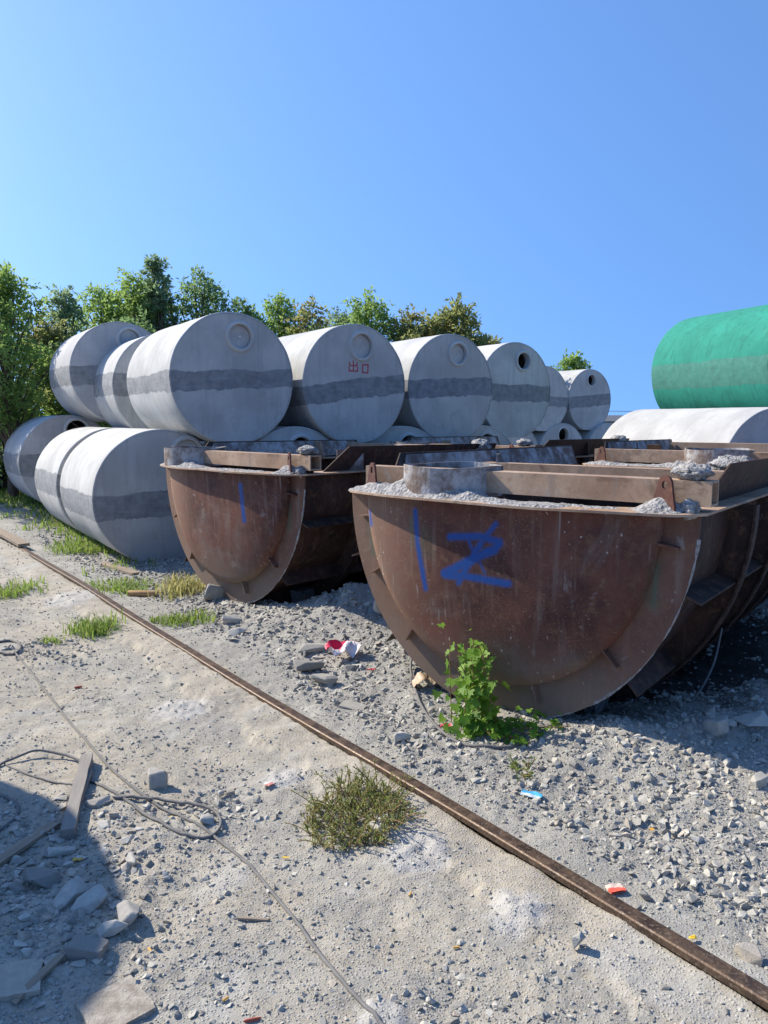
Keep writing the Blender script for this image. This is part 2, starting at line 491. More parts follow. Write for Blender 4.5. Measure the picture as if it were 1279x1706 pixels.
def gravel(n, seed, keep, size):
    rng, x, y, s = scatter(n, seed, 1.75, 13.0, keep, size)
    z = height(x, y)
    m = len(x)
    R = rot_mats(rng, m, 0.5)
    which = rng.randint(0, len(protos), m); tint = np.clip(rng.normal(0.48, 0.27, m), 0, 1)
    Vs, Fs, At, off = [], [], [], 0
    for q, (pv, pf) in enumerate(protos):
        idx = np.where(which == q)[0]
        if len(idx) == 0: continue
        V = np.einsum('nij,vj->nvi', R[idx], pv) * s[idx, None, None]
        V[..., 0] += x[idx, None]; V[..., 1] += y[idx, None]; V[..., 2] += (z[idx] + 0.02 * s[idx])[:, None]
        Fq = pf[None] + (off + np.arange(len(idx)) * len(pv))[:, None, None]
        Vs.append(V.reshape(-1, 3)); Fs.append(Fq.reshape(-1, 3)); At.append(np.repeat(tint[idx], len(pv)))
        off += len(idx) * len(pv)
    return np.concatenate(Vs), np.concatenate(Fs), np.concatenate(At)
def keep_g(x, y):
    r = rough_mask(x, y)
    sd = rail_sd(x, y)
    cl = sstep(-0.2, 0.5, fbm(x * 1.8, y * 1.8, 12.0, 3))
    return np.clip(0.34 + 0.95 * r * (0.55 + 0.45 * cl) + 0.25 * cl, 0, 1) * np.where((x < -5.4) & (sd > 0.9), 0.05, 1) * np.where((sd > -0.3) & (sd < 0.15), 0.5, 1) * np.where(((x - 2.5) / 1.5) ** 2 + ((y - 6.1) / 1.2) ** 2 < 1, 0.10, 1)
def size_g(rng, x, y):
    r = rough_mask(x, y)
    return np.clip((0.0050 + 0.0026 * y) * (0.5 + rng.pareto(2.3, len(x))), 0, 0.05 + 0.02 * r) * (0.60 + 0.48 * r)
V, Fc, A = gravel(160000, 3, keep_g, size_g)
tag(link('gravel', np_mesh('gravel', V, Fc, attr=A), gravel_mat), 'loose grey gravel and crushed concrete chips strewn over the ground', 'gravel', kind='stuff')

# ------------------------------------------------------------------ rail
rm = Mat('rusty_rail_steel', 0.45)
rp = rm.obj
rn1 = rm.noise(rm.scale(rp, (1, 1, 1)), 14, 5, 0.65)
c = rm.mix(rm.step(rn1, 0.35, 0.65), (0.060, 0.040, 0.030), (0.13, 0.085, 0.055))
c = rm.mix(rm.step(rm.noise(rp, 70, 4, 0.7), 0.5, 0.75), c, (0.24, 0.19, 0.14))
rm.color(c)
rm.put(rm.b.inputs['Metallic'], 0.35)
rm.rough(rm.lin(rn1, 0.3, 0.7, 0.36, 0.62))
rm.normal(rm.bump(rm.noise(rp, 90, 4, 0.7), 0.35, 0.004))
prof = [(-.056, -.100), (-.056, -.090), (-.012, -.078), (-.008, -.070), (-.008, -.042), (-.029, -.034), (-.032, -.030), (-.033, -.006), (-.028, -.001), (-.020, .0), (.020, .0), (.028, -.001), (.033, -.006), (.032, -.030), (.029, -.034), (.008, -.042), (.008, -.070), (.012, -.078), (.056, -.090), (.056, -.100)]
ts = np.arange(-14.0, 4.0, 0.12)
V = []
for t in ts:
    wob = 0.010 * math.sin(t * 0.7) + 0.004 * math.sin(t * 2.1 + 1)
    cx, cy = RP + RD * t + RN * wob
    cz = 0.064 + 0.006 * math.sin(t * 0.9 + 0.4)
    for a, b in prof:
        V.append((cx + RN[0] * a * 1.05, cy + RN[1] * a * 1.05, cz + b))
rail = link('rail', np_mesh('rail', V, grid_faces(len(ts), len(prof), wrap=True), smooth=False), rm.m)
tag(rail, 'long rusty steel crane rail running diagonally across the gravel', 'rail')

# ------------------------------------------------------------------ concrete tanks
def concrete_mat(name, seed, band=(-0.17, 0.16), base=(0.48, 0.485, 0.47), bandc=(0.24, 0.25, 0.258), bandk=1.0, slope=0.0, marks=None, mark_col=(0.45, 0.03, 0.05), mark_k=1.0, streak=0.5, stain=0.25):
    M = Mat(name, 0.9)
    off = (seed * 3.17, seed * 1.31, seed * 5.7)
    p = M.vmath('ADD', M.obj, off)
    x, y, z = M.sep(M.obj)
    n1 = M.noise(p, 1.6, 5, 0.6); n2 = M.noise(p, 9.0, 5, 0.65)
    vs = M.noise(M.scale(p, (14, 14, 1.1)), 1.0, 4, 0.6)
    ring = M.noise(M.scale(p, (0.8, 9, 0.8)), 1.0, 4, 0.6)
    c = M.mix(M.step(n1, 0.32, 0.7), tuple(q * 0.84 for q in base), tuple(q * 1.10 for q in base))
    c = M.mix(M.math('MULTIPLY', M.step(vs, 0.48, 0.72), streak * 0.8), c, tuple(q * 0.66 for q in base))
    c = M.mix(M.math('MULTIPLY', M.step(ring, 0.5, 0.72), 0.22), c, tuple(q * 0.72 for q in base))
    c = M.mix(M.math('MULTIPLY', M.step(n2, 0.58, 0.75), 0.35), c, tuple(min(0.75, q * 1.3) for q in base))
    c = M.mix(M.math('MULTIPLY', M.step(M.noise(p, 2.6, 5, 0.7, 0.8), 0.60, 0.74), stain), c, (0.25, 0.20, 0.14))
    # rusty drips, seam lines of the steel forms and grime towards the seat
    drip = M.math('MULTIPLY', M.step(M.noise(M.scale(p, (22, 22, 0.55)), 1.0, 3, 0.5), 0.63, 0.74), M.step(M.noise(p, 1.3, 3), 0.47, 0.64))
    c = M.mix(M.math('MULTIPLY', drip, 0.42), c, tuple(q * r_ for q, r_ in zip(base, (0.62, 0.52, 0.40))))
    fr = M.math('ABSOLUTE', M.math('SUBTRACT', M.math('FRACT', M.math('ADD', M.math('MULTIPLY', y, 1.35), seed * 0.37)), 0.5))
    c = M.mix(M.math('MULTIPLY', M.step(fr, 0.022, 0.004), 0.35), c, tuple(q * 0.6 for q in base))
    c = M.mix(M.math('MULTIPLY', M.step(M.math('ADD', M.noise(p, 3.5, 6, 0.7), M.math('MULTIPLY', z, -0.10)), 0.58, 0.72), 0.4), c, tuple(q * 0.62 for q in base))
    if bandk > 0:
        w1 = M.math('MULTIPLY', M.math('SUBTRACT', M.noise(M.scale(p, (1, 1, 0.02)), 2.4, 6, 0.62), 0.5), 0.15)
        w2 = M.math('MULTIPLY', M.math('SUBTRACT', M.noise(M.scale(p, (1, 1, 0.05)), 5.0, 7, 0.72), 0.5), 0.17)
        zz = M.math('SUBTRACT', z, M.math('MULTIPLY', x, slope))
        lo = M.step(M.math('ADD', zz, w2), band[0] - 0.006, band[0] + 0.006)
        hi = M.step(M.math('ADD', zz, w1), band[1] + 0.008, band[1] - 0.008)
        bm_ = M.math('MULTIPLY', lo, hi)
        bcol = M.mix(M.step(n2, 0.3, 0.7), tuple(q * 0.82 for q in bandc), tuple(q * 1.22 for q in bandc))
        bcol = M.mix(M.math('MULTIPLY', M.step(M.noise(M.scale(p, (3, 3, 25)), 1.0, 4, 0.6), 0.5, 0.7), 0.35), bcol, tuple(q * 1.5 for q in bandc))
        c = M.mix(M.math('MULTIPLY', bm_, bandk), c, bcol)
    pores = M.step(M.voro(p, 42.0), 0.16, 0.10)
    c = M.mix(M.math('MULTIPLY', M.math('MULTIPLY', pores, M.step(n2, 0.42, 0.6)), 0.5), c, (0.12, 0.12, 0.12))
    if marks:
        mk = strokes(M, marks, soft=0.006, wob=0.006, wsc=14)
        mk = M.math('MULTIPLY', mk, M.lin(M.noise(M.obj, 40, 4, 0.7), 0.3, 0.6, mark_k * 0.55, mark_k))
        c = M.mix(mk, c, mark_col)
    M.color(c)
    hgt = M.math('ADD', M.math('MULTIPLY', n2, 0.5), M.math('MULTIPLY', M.noise(p, 60, 4, 0.6), 0.25))
    hgt = M.math('ADD', hgt, M.math('MULTIPLY', vs, 0.25))
    M.normal(M.bump(hgt, 0.35, 0.012))
    return M.m

def barrel_mesh(R, L, seed, flat=0.965, nseg=112, nl=14):
    a = np.linspace(0, 2 * np.pi, nseg, endpoint=False) - math.pi / 2
    yv = np.linspace(0, L, nl)
    yv = np.concatenate([[-0.002, 0.003, 0.006, 0.02], yv[1:-1], [L - 0.02, L - 0.006, L - 0.003, L + 0.002]])
    rr = np.concatenate([[R - 0.022, R - 0.004, R - 0.001, R], np.full(nl - 2, R), [R, R - 0.001, R - 0.004, R - 0.022]])
    A, Y = np.meshgrid(a, yv)
    Rr = rr[:, None] + 0.006 * fbm(np.cos(A) * 2.2 + seed, Y * 1.7, np.sin(A) * 2.2, 3) + 0.004 * np.minimum(0, fbm(np.cos(A) * 9 + seed, 3.0, np.sin(A) * 9, 3)) * (np.minimum(Y, L - Y) < 0.01)
    Rr = Rr + 0.004 * (np.sin(A) > 0)
    X = Rr * np.cos(A); Z = np.maximum(Rr * np.sin(A), -flat * R)
    return np_mesh('barrel', np.stack([X, Y, Z], -1).reshape(-1, 3), grid_faces(len(yv), nseg, wrap=True), smooth=True)

def wall_mesh(R, hx, hzz, hr, flat=0.965, nseg=112):
    bm = bmesh.new()
    outer = []
    for k in range(nseg):
        a = 2 * math.pi * k / nseg
        outer.append(bm.verts.new((R * math.cos(a), 0, max(R * math.sin(a), -flat * (R + 0.02)))))
    es = [bm.edges.new((outer[k], outer[(k + 1) % nseg])) for k in range(nseg)]
    if hr > 0:
        inner = [bm.verts.new((hx + hr * math.cos(2 * math.pi * k / 40), 0, hzz + hr * math.sin(2 * math.pi * k / 40))) for k in range(40)]
        es += [bm.edges.new((inner[k], inner[(k + 1) % 40])) for k in range(40)]
        bmesh.ops.triangle_fill(bm, edges=es, use_beauty=True)
        back = [bm.verts.new((v.co.x, 0.11, v.co.z)) for v in inner]
        for k in range(40): bm.faces.new((inner[k], inner[(k + 1) % 40], back[(k + 1) % 40], back[k]))
    else:
        bm.faces.new(outer)
    return bm_mesh('wall', bm)

def ring_mesh(r0, r1, h, n=48):
    prof = [(r0, 0.03), (r0, -h * 0.7), (r0 + 0.008, -h), (r1 - 0.012, -h * 0.8), (r1, 0.004)]
    a = np.linspace(0, 2 * np.pi, n, endpoint=False)
    V = [[r * np.cos(a) * (1 + 0.012 * np.sin(3 * a)), np.full(n, d), r * np.sin(a)] for r, d in prof]
    V = np.array(V).transpose(0, 2, 1).reshape(-1, 3)
    return np_mesh('ring', V, grid_faces(len(prof), n, wrap=True), smooth=True)

def disc_mesh(r, n=40):
    a = np.linspace(0, 2 * np.pi, n, endpoint=False)
    V = np.concatenate([np.stack([r * np.cos(a), np.zeros(n), r * np.sin(a)], -1), [[0, -0.004, 0]]])
    Fc = np.stack([np.arange(n), (np.arange(n) + 1) % n, np.full(n, n)], -1)
    return np_mesh('disc', V, Fc, smooth=True)

TANK_N = [0]
PLAIN = concrete_mat('plain_concrete', 51, bandk=0.0)
def tank(label, loc, rz, R, L, hole=None, group='concrete tanks stacked in two tiers', name='concrete_tank', mats=None, cat='tank', tilt=0.0, **mk):
    """loc = centre of the front wall. hole = (x, z, r, 'open' | 'plug')."""
    TANK_N[0] += 1; sd = TANK_N[0]
    if 'band' in mk: mk['band'] = (mk['band'][0] + 0.045 * math.sin(sd * 2.3), mk['band'][1] + 0.045 * math.sin(sd * 3.7))
    mk.setdefault('slope', 0.05 * math.sin(sd * 1.9))
    root = empty(name, (loc[0], loc[1], loc[2] - R * 0.965), rad(rz))
    tag(root, label, cat, group)
    marks = mk.pop('marks', None)
    m1 = mats or concrete_mat('cast_concrete', sd, **mk)
    m2 = m1
    if marks: m2 = concrete_mat('cast_concrete_lettered', sd, marks=marks, **mk)
    zc = R * 0.965
    b = link('barrel', barrel_mesh(R, L, sd), m1, root, (0, 0, zc))
    b.rotation_euler = (0, tilt, 0)
    hx, hq, hr, typ = hole if hole else (0, 0, 0, None)
    f = link('front_wall', wall_mesh(R - 0.018, hx, hq, hr if typ else 0), m2, root, (0, 0.004, zc))
    f.rotation_euler = (0, tilt, 0)
    w = link('rear_wall', wall_mesh(R - 0.018, 0, 0, 0), m1, root, (0, L - 0.004, zc))
    w.rotation_euler = (0, tilt, 0)
    if typ:
        plain = mats or PLAIN
        g = link('manhole_ring', ring_mesh(hr - 0.004, hr + 0.055, 0.034), plain, f, (hx, 0, hq))
        if typ == 'plug':
            link('manhole_plug', disc_mesh(hr - 0.006), plain, f, (hx, 0.04, hq))
    return root

AX = 33.4
red_marks = []
def seg(x, z, s, pts, w): 
    for (a, b), (c_, d) in zip(pts[:-1], pts[1:]): red_marks.append((x + a * s, z + b * s, x + c_ * s, z + d * s, w))
seg(-0.045, 0.275, 0.075, [(0, 1), (0, -0.95)], 0.0115)
seg(-0.045, 0.275, 0.075, [(-0.85, 0.75), (-0.85, 0.1), (0.85, 0.1)], 0.0115)
seg(-0.045, 0.275, 0.075, [(0.85, 0.75), (0.85, 0.1)], 0.0115)
seg(-0.045, 0.275, 0.075, [(-1, -0.2), (-1, -0.95), (1, -0.95), (1, -0.2)], 0.0115)
seg(0.165, 0.245, 0.075, [(-0.65, 0.75), (-0.7, -0.75), (0.6, -0.8), (0.65, 0.85), (-0.65, 0.75)], 0.0115)

T = tank
u1 = T('nearest upper tier concrete tank with plugged manhole above the rusty moulds', (-2.06, 10.72, 2.46), AX, 0.9, 2.05, (0.10, 0.58, 0.165, 'plug'), band=(-0.17, 0.15))
link('plug_hole', disc_mesh(0.014, 10), None, u1, (0.10, 0.010, 0.9 * 0.965 + 0.58))
u1.children[-1].data.materials.append(Mat('dark_gap', 1.0).m); u1.children[-1].data.materials[0].node_tree.nodes['Principled BSDF'].inputs['Base Color'].default_value = (0.02, 0.02, 0.02, 1)
T('grey concrete tank of the upper tier end to end behind the nearest one', (-2.06 - 0.551 * 2.88, 10.72 + 0.835 * 2.88, 2.44), AX, 0.9, 1.3, (0.10, 0.58, 0.165, 'plug'), band=(-0.12, 0.17))
T('upper tier concrete tank with red painted characters on its front wall', (-0.42, 11.77, 2.43), AX, 0.9, 2.4, (0.10, 0.58, 0.18, 'plug'), band=(-0.24, 0.12), slope=0.12, marks=red_marks)
T('upper tier concrete tank with a plugged manhole, right of the red lettered one', (1.14, 13.03, 2.42), AX, 0.9, 2.4, (0.12, 0.58, 0.165, 'plug'), band=(-0.14, 0.13), bandc=(0.22, 0.235, 0.255))
T('upper tier concrete tank with open round manhole before the gap in the row', (2.50, 14.69, 2.45), AX, 0.9, 2.4, (0.16, 0.56, 0.155, 'open'), band=(-0.16, 0.13), base=(0.53, 0.525, 0.51))
T('far upper tier concrete tank mostly hidden behind its neighbour with open manhole', (4.43, 21.35, 2.47), AX, 0.9, 2.4, (-0.25, 0.58, 0.16, 'plug'), band=(-0.22, 0.10))
T('farthest upper tier concrete tank, rightmost of the row with small open manhole', (6.06, 22.83, 2.48), AX, 0.9, 2.4, (0.02, 0.58, 0.16, 'open'), band=(-0.17, 0.12), slope=0.08)
T('concrete tank on the grass under the nearest upper one, front of a close pair', (-3.03, 10.50, 0.845), AX, 0.93, 2.08, (0.36, 0.60, 0.19, 'plug'), band=(-0.24, 0.13), base=(0.49, 0.49, 0.47))
T('concrete tank on the grass with a narrow gap to the tank in front', (-3.03 - 0.551 * 2.36, 10.50 + 0.835 * 2.36, 0.845), AX, 0.93, 1.95, None, band=(-0.24, 0.13), base=(0.49, 0.49, 0.47))
T('lower tier concrete tank with open manhole between the two nearest upper tanks', (-1.30, 11.30, 0.875), AX, 0.93, 2.4, (0.10, 0.60, 0.18, 'open'))
T('lower tier concrete tank peeking out right of the red lettered tank', (0.32, 12.50, 0.875), AX, 0.93, 2.4, (0.10, 0.60, 0.18, 'open'))
T('lower tier concrete tank below the tank with the open round manhole', (1.78, 13.95, 0.875), AX, 0.93, 2.4, (0.10, 0.60, 0.18, 'open'))
T('far lower tier concrete tank before the gap, open manhole in view', (5.02, 21.70, 0.88), AX, 0.93, 2.4, (0.02, 0.60, 0.2, 'open'))
T('farthest lower tier concrete tank at the right end of the row', (6.70, 23.05, 0.88), AX, 0.93, 2.4, (0.10, 0.60, 0.2, 'open'))
T('far lower tier concrete tank wedged behind the others at the row gap', (3.45, 20.4, 0.88), AX, 0.93, 2.4, None)
T('concrete tank at the left edge lying in grass, dark open manhole in shade', (-5.94, 14.60, 1.09), AX, 0.9, 2.05, (0.14, 0.62, 0.19, 'open'), band=(-0.22, 0.12), base=(0.46, 0.465, 0.47))
T('leftmost upper concrete tank dappled by tree shade with reddish rim stain', (-4.68, 13.98, 2.735), AX, 0.9, 1.85, (0.14, 0.60, 0.18, 'plug'), band=(-0.24, 0.14), base=(0.46, 0.465, 0.465))
# tanks left of the picture, their round shadows fall across the foreground
LG = 'concrete tanks left of the rail'
T('concrete tank high on the left stack whose round shadow covers the foreground', (-4.68, 4.40, 2.42), 90, 0.9, 2.2, (0.1, 0.58, 0.17, 'plug'), group=LG)
T('concrete tank at the near foot of the left stack', (-4.72, 3.43, 0.86), 90, 0.9, 2.2, (0.1, 0.58, 0.17, 'plug'), group=LG)
T('concrete tank at the far foot of the left stack', (-4.72, 5.37, 0.86), 90, 0.9, 2.2, (0.1, 0.58, 0.17, 'plug'), group=LG)
# right hand stack
green = concrete_mat('green_painted_concrete', 31, band=(-0.30, 0.13), base=(0.028, 0.255, 0.185), bandc=(0.080, 0.20, 0.165), bandk=0.65, streak=1.0, stain=0.08)
T('big green painted concrete tank resting on a white tank at the right edge', (6.70, 12.0, 2.74), 20, 1.035, 2.62, (0.1, 0.66, 0.18, 'open'), group='right hand stack of tanks', mats=green)
T('pale white concrete tank carrying the green one at the right edge', (5.60, 10.95, 1.05), 20, 1.035, 2.9, (0.12, 0.52, 0.17, 'open'), group='right hand stack of tanks', base=(0.46, 0.46, 0.45), bandk=0.0, streak=0.3)
T('pale concrete tank under the far side of the green tank', (7.85, 12.1, 1.05), 20, 1.035, 2.9, (0.12, 0.52, 0.17, 'open'), group='right hand stack of tanks', base=(0.46, 0.46, 0.45), bandk=0.0)
cyan = concrete_mat('blue_painted_concrete', 37, base=(0.07, 0.33, 0.45), bandk=0.0)
T('small cyan painted tank peeping in at the left edge before the wall', (-9.75, 17.4, 0.95), 20, 0.72, 2.0, None, group='blue tank', mats=cyan)

# ------------------------------------------------------------------ steel moulds
def steel_mat(name, seed, paint=None, green_smear=None, dusty=0.35, base_lo=(0.050, 0.020, 0.016), base_hi=(0.155, 0.060, 0.041), plate=False):
    M = Mat(name, 0.7)
    p = M.vmath('ADD', M.obj, (seed * 2.3, seed * 4.1, seed * 1.7))
    x, y, z = M.sep(M.obj)
    n1 = M.noise(p, 2.0, 6, 0.65); n2 = M.noise(p, 14, 6, 0.7); n3 = M.noise(p, 60, 4, 0.7)
    c = M.mix(M.step(n1, 0.3, 0.7), base_lo, base_hi)
    c = M.mix(M.math('MULTIPLY', M.step(n2, 0.5, 0.72), 0.6), c, (0.20, 0.105, 0.06))
    c = M.mix(M.math('MULTIPLY', M.step(n3, 0.55, 0.75), 0.3), c, (0.26, 0.17, 0.12))
    pat = M.step(M.noise(p, 4.5, 6, 0.72, 0.6), 0.53, 0.66)
    c = M.mix(M.math('MULTIPLY', pat, 0.45), c, (0.10, 0.050, 0.032))
    gry = M.step(M.noise(p, 6.5, 5, 0.7, 0.9), 0.60, 0.70)
    c = M.mix(M.math('MULTIPLY', gry, dusty), c, (0.33, 0.31, 0.285))
    st = M.noise(M.scale(p, (16, 16, 1.0)), 1.0, 4, 0.6)
    c = M.mix(M.math('MULTIPLY', M.step(st, 0.52, 0.75), dusty), c, (0.24, 0.19, 0.15))
    if plate:
        # dust caked low down, left side dusty and lightened to look sunlit, cement splashes
        lowd = M.step(M.math('ADD', z, M.math('MULTIPLY', M.math('SUBTRACT', n1, 0.5), 0.5)), -0.72, -1.15)
        c = M.mix(M.math('MULTIPLY', lowd, 0.65), c, (0.21, 0.165, 0.125))
        side = M.step(M.math('ADD', x, M.math('MULTIPLY', M.math('SUBTRACT', n1, 0.5), 0.7)), -0.35, -0.95)
        c = M.mix(M.math('MULTIPLY', side, 0.6), c, (0.30, 0.19, 0.125))
        worn = M.step(M.noise(p, 1.5, 6, 0.7, 0.7), 0.54, 0.70)
        c = M.mix(M.math('MULTIPLY', worn, 0.42), c, (0.205, 0.175, 0.15))
        blot = M.step(M.noise(p, 3.2, 6, 0.72, 0.5), 0.52, 0.68)
        c = M.mix(M.math('MULTIPLY', blot, 0.3), c, (0.17, 0.075, 0.047))
        vor = M.voro(M.vmath('ADD', M.scale(p, (1, 1, 0.7)), M.scale(M.noise(p, 9, 3, col=True), (0.08, 0.08, 0.08))), 22.0)
        sp = M.math('MULTIPLY', M.step(vor, 0.15, 0.09), M.step(M.noise(p, 2.2, 3, 0.6), 0.48, 0.66))
        c = M.mix(M.math('MULTIPLY', sp, 0.8), c, (0.50, 0.46, 0.42))
        sp2 = M.math('MULTIPLY', M.step(M.voro(p, 75.0), 0.26, 0.14), M.step(M.noise(p, 1.7, 4, 0.6), 0.44, 0.62))
        c = M.mix(M.math('MULTIPLY', sp2, 0.55), c, (0.34, 0.20, 0.13))
        scr = M.math('MULTIPLY', M.step(M.noise(M.scale(p, (9, 9, 30)), 2.0, 3, 0.6, 1.5), 0.66, 0.72), M.step(M.noise(p, 2.6, 2), 0.5, 0.6))
        c = M.mix(M.math('MULTIPLY', scr, 0.45), c, (0.40, 0.35, 0.31))
        dr = M.math('MULTIPLY', M.step(M.noise(M.scale(p, (26, 26, 0.9)), 1.0, 3, 0.5), 0.64, 0.72), M.step(M.noise(p, 1.4, 3), 0.5, 0.65))
        c = M.mix(M.math('MULTIPLY', dr, 0.5), c, (0.38, 0.35, 0.32))
    if green_smear:
        gmask = strokes(M, green_smear, soft=0.05, wob=0.03, wsc=6)
        c = M.mix(M.math('MULTIPLY', gmask, M.lin(st, 0.35, 0.65, 0.1, 0.7)), c, (0.03, 0.16, 0.11))
    if paint:
        mk = strokes(M, paint, soft=0.015, wob=0.010, wsc=10)
        over = strokes(M, paint, soft=0.045, wob=0.02, wsc=8)
        mk = M.math('MULTIPLY', mk, M.math('MULTIPLY', M.lin(n3, 0.25, 0.55, 0.65, 1.0), M.lin(n2, 0.25, 0.5, 0.85, 1.0)), clamp=True)
        mk = M.math('MAXIMUM', mk, M.math('MULTIPLY', M.math('MULTIPLY', over, M.step(M.voro(p, 130), 0.5, 0.25)), 0.35))
        c = M.mix(mk, c, (0.007, 0.066, 0.27))
        M.rough(M.lin(mk, 0, 1, 0.72, 0.5))
    M.color(c)
    h = M.math('ADD', M.math('MULTIPLY', n2, 0.5), M.math('MULTIPLY', n3, 0.35))
    M.normal(M.bump(h, 0.30, 0.008))
    return M.m
steel = steel_mat('rusty_mould_steel', 3, dusty=0.2, base_lo=(0.020, 0.014, 0.012), base_hi=(0.070, 0.038, 0.028))
beam_mat = steel_mat('tan_rusted_beam_steel', 9, dusty=0.7, base_lo=(0.30, 0.19, 0.12), base_hi=(0.50, 0.36, 0.25))
lug_mat = steel_mat('dark_lug_steel', 12, dusty=0.15)
def crust_material():
    M = Mat('dried_cement_crust', 0.95)
    n = M.noise(M.obj, 26, 6, 0.7)
    c = M.mix(M.step(n, 0.3, 0.65), (0.16, 0.152, 0.145), (0.43, 0.42, 0.405))
    M.color(c)
    M.normal(M.bump(M.math('ADD', n, M.math('MULTIPLY', M.voro(M.obj, 50), -0.6)), 0.9, 0.02))
    return M.m
crust_mat = crust_material()
coated = Mat('cement_coated_steel', 0.92)
cn = coated.noise(coated.obj, 5, 6, 0.7)
coated.color(coated.mix(coated.step(cn, 0.40, 0.66), (0.16, 0.12, 0.10), (0.43, 0.43, 0.43)))
coated.normal(coated.bump(coated.noise(coated.obj, 40, 5, 0.7), 0.6, 0.012))
coated = coated.m

DOME = 0.17
def fy(x): return -DOME * (1 - np.minimum(1, np.abs(np.asarray(x) / 1.2) ** 3))
MR, MV = 1.2, 1.37     # half width of the end flange, depth below the rim
def ell(rho, th): return (-MR * rho * math.cos(th), -MV * rho * math.sin(th))
def mould(label, loc, rz, L, seed, plate_mat, ring_x=-0.43, lump=True):
    root = empty('steel_mould', (loc[0], loc[1], loc[2] - MV), rad(rz))
    tag(root, label, 'mould', 'rusty half round steel moulds')
    r = random.Random(seed)
    def part(name, me, mat, parent=root, loc=(0, 0, MV)):
        return link(name, me, mat, parent, loc if parent is root else (0, 0, 0))
    # end plate: slightly dished sheet with a flat flange round it
    for end, y0, sgn in (('front', 0.0, -1), ('rear', L, 1)):
        nth, rows = 73, [(q, DOME * (1 - q ** 3)) for q in (0.0, 0.15, 0.3, 0.45, 0.6, 0.72, 0.79, 0.835)] + [(0.845, 0.006)]
        V = []
        for rho, d in rows:
            for k in range(nth):
                a, b = ell(max(rho, 0.002), math.pi * k / (nth - 1))
                dd = d + 0.004 * float(perlin(a * 2 + seed, b * 2, 1.0))
                V.append((a, y0 + sgn * dd, b))
        pl = part('end_plate', np_mesh('end_plate', V, grid_faces(len(rows), nth), smooth=True), plate_mat if end == 'front' else steel)
        bm = bmesh.new()
        ro = [[bm.verts.new((ell(q, math.pi * k / 72)[0], y0 + sgn * d, ell(q, math.pi * k / 72)[1])) for k in range(73)] for q, d in ((0.838, 0.004), (1.0, 0.004), (1.0, -0.012), (0.838, -0.012))]
        for i in range(4):
            A, B = ro[i], ro[(i + 1) % 4]
            for k in range(72): bm.faces.new((A[k], A[k + 1], B[k + 1], B[k]))
        fl = part('end_flange', bm_mesh('end_flange', bm), flange_mat if end == 'front' else steel)
        if end == 'front':
            for th in (0.135, 0.46, 0.90, 1.85, 2.36, 3.0):
                bm = bmesh.new()
                a0, b0 = ell(0.93, th); a1, b1 = ell(0.80, th)
                ux, uz = a1 - a0, b1 - b0
                add_prism(bm, [(0, -0.002), (1, -0.002), (1, 0.030), (0.8, 0.065), (0.0, 0.050)], -0.006, 0.006,
                          lambda s, o, d: Vector((a0 + ux * s + d * 1.0 * -uz / 0.16, y0 - o, b0 + uz * s + d * ux / 0.16)))
                part('gusset', bm_mesh('gusset', bm), plate_mat)
    # shell
    nth = 61
    V = []
    for rho in (0.968, 0.958):
        for yy in np.linspace(0.004, L - 0.004, 6):
            for k in range(nth):
                a, b = ell(rho, math.pi * k / (nth - 1)); V.append((a, yy, b))
    g = grid_faces(6, nth)
    part('shell', np_mesh('shell', V, np.concatenate([g, g + 6 * nth]), smooth=True), steel)
    # hoops
    for yy in np.linspace(0.75, L - 0.75, 4 if L > 3.2 else 3):
        bm = bmesh.new()
        ro = [[bm.verts.new((ell(q, math.pi * k / 60)[0], yy + d, ell(q, math.pi * k / 60)[1])) for k in range(61)] for q, d in ((0.962, -0.009), (1.085, -0.009), (1.085, -0.04), (1.097, -0.04), (1.097, 0.04), (1.085, 0.04), (1.085, 0.009), (0.962, 0.009))]
        for i in range(len(ro)):
            A, B = ro[i], ro[(i + 1) % len(ro)]
            for k in range(60): bm.faces.new((A[k], A[k + 1], B[k + 1], B[k]))
        part('hoop_rib', bm_mesh('hoop_rib', bm), steel)
    # stringers between the hoops
    for th in (0.33, 0.80, 1.27, math.pi - 1.27, math.pi - 0.80, math.pi - 0.33):
        bm = bmesh.new()
        a0, b0 = ell(0.962, th); a1, b1 = ell(1.075, th)
        add_prism(bm, [(0, -0.006), (1, -0.006), (1, 0.006), (0, 0.006)], 0.012, L - 0.012,
                  lambda s, o, d: Vector((a0 + (a1 - a0) * s, d, b0 + (b1 - b0) * s + o)))
        part('stringer', bm_mesh('stringer', bm), steel)
    # rim plate with rounded front corners, lip over the end plate
    def outline():
        xo, yb, lip = MR + 0.03, L + 0.06, 0.095
        pts = [(q, float(fy(q)) - lip + 0.10 * max(0, (abs(q) - 1.08) / 0.15) ** 2) for q in np.linspace(-xo, xo, 41)]
        pts += [(xo, yb - 0.1), (xo - 0.1, yb), (-xo + 0.1, yb), (-xo, yb - 0.1)]
        return pts
    bm = bmesh.new()
    op = outline()
    ip = []
    for k, (a, b) in enumerate(op):
        ip.append((max(-0.86 * MR, min(0.86 * MR, a * 0.8)), max(float(fy(a)) + 0.10 if b < 1 else 0.13, min(L - 0.13, b))))
    def wav(a, b): return 0.006 * float(perlin(a * 1.7 + seed, b * 1.7, 2.0))
    rings = [[bm.verts.new((a, b, z + wav(a, b))) for a, b in pp] for pp, z in ((op, 0.0), (op, 0.014), (ip, 0.014), (ip, 0.0))]
    for i in range(4):
        A, B = rings[i], rings[(i + 1) % 4]
        for k in range(len(op)):
            j = (k + 1) % len(op); bm.faces.new((A[k], A[j], B[j], B[k]))
    bmesh.ops.remove_doubles(bm, verts=bm.verts, dist=1e-4)
    part('rim_plate', bm_mesh('rim_plate', bm), beam_mat)
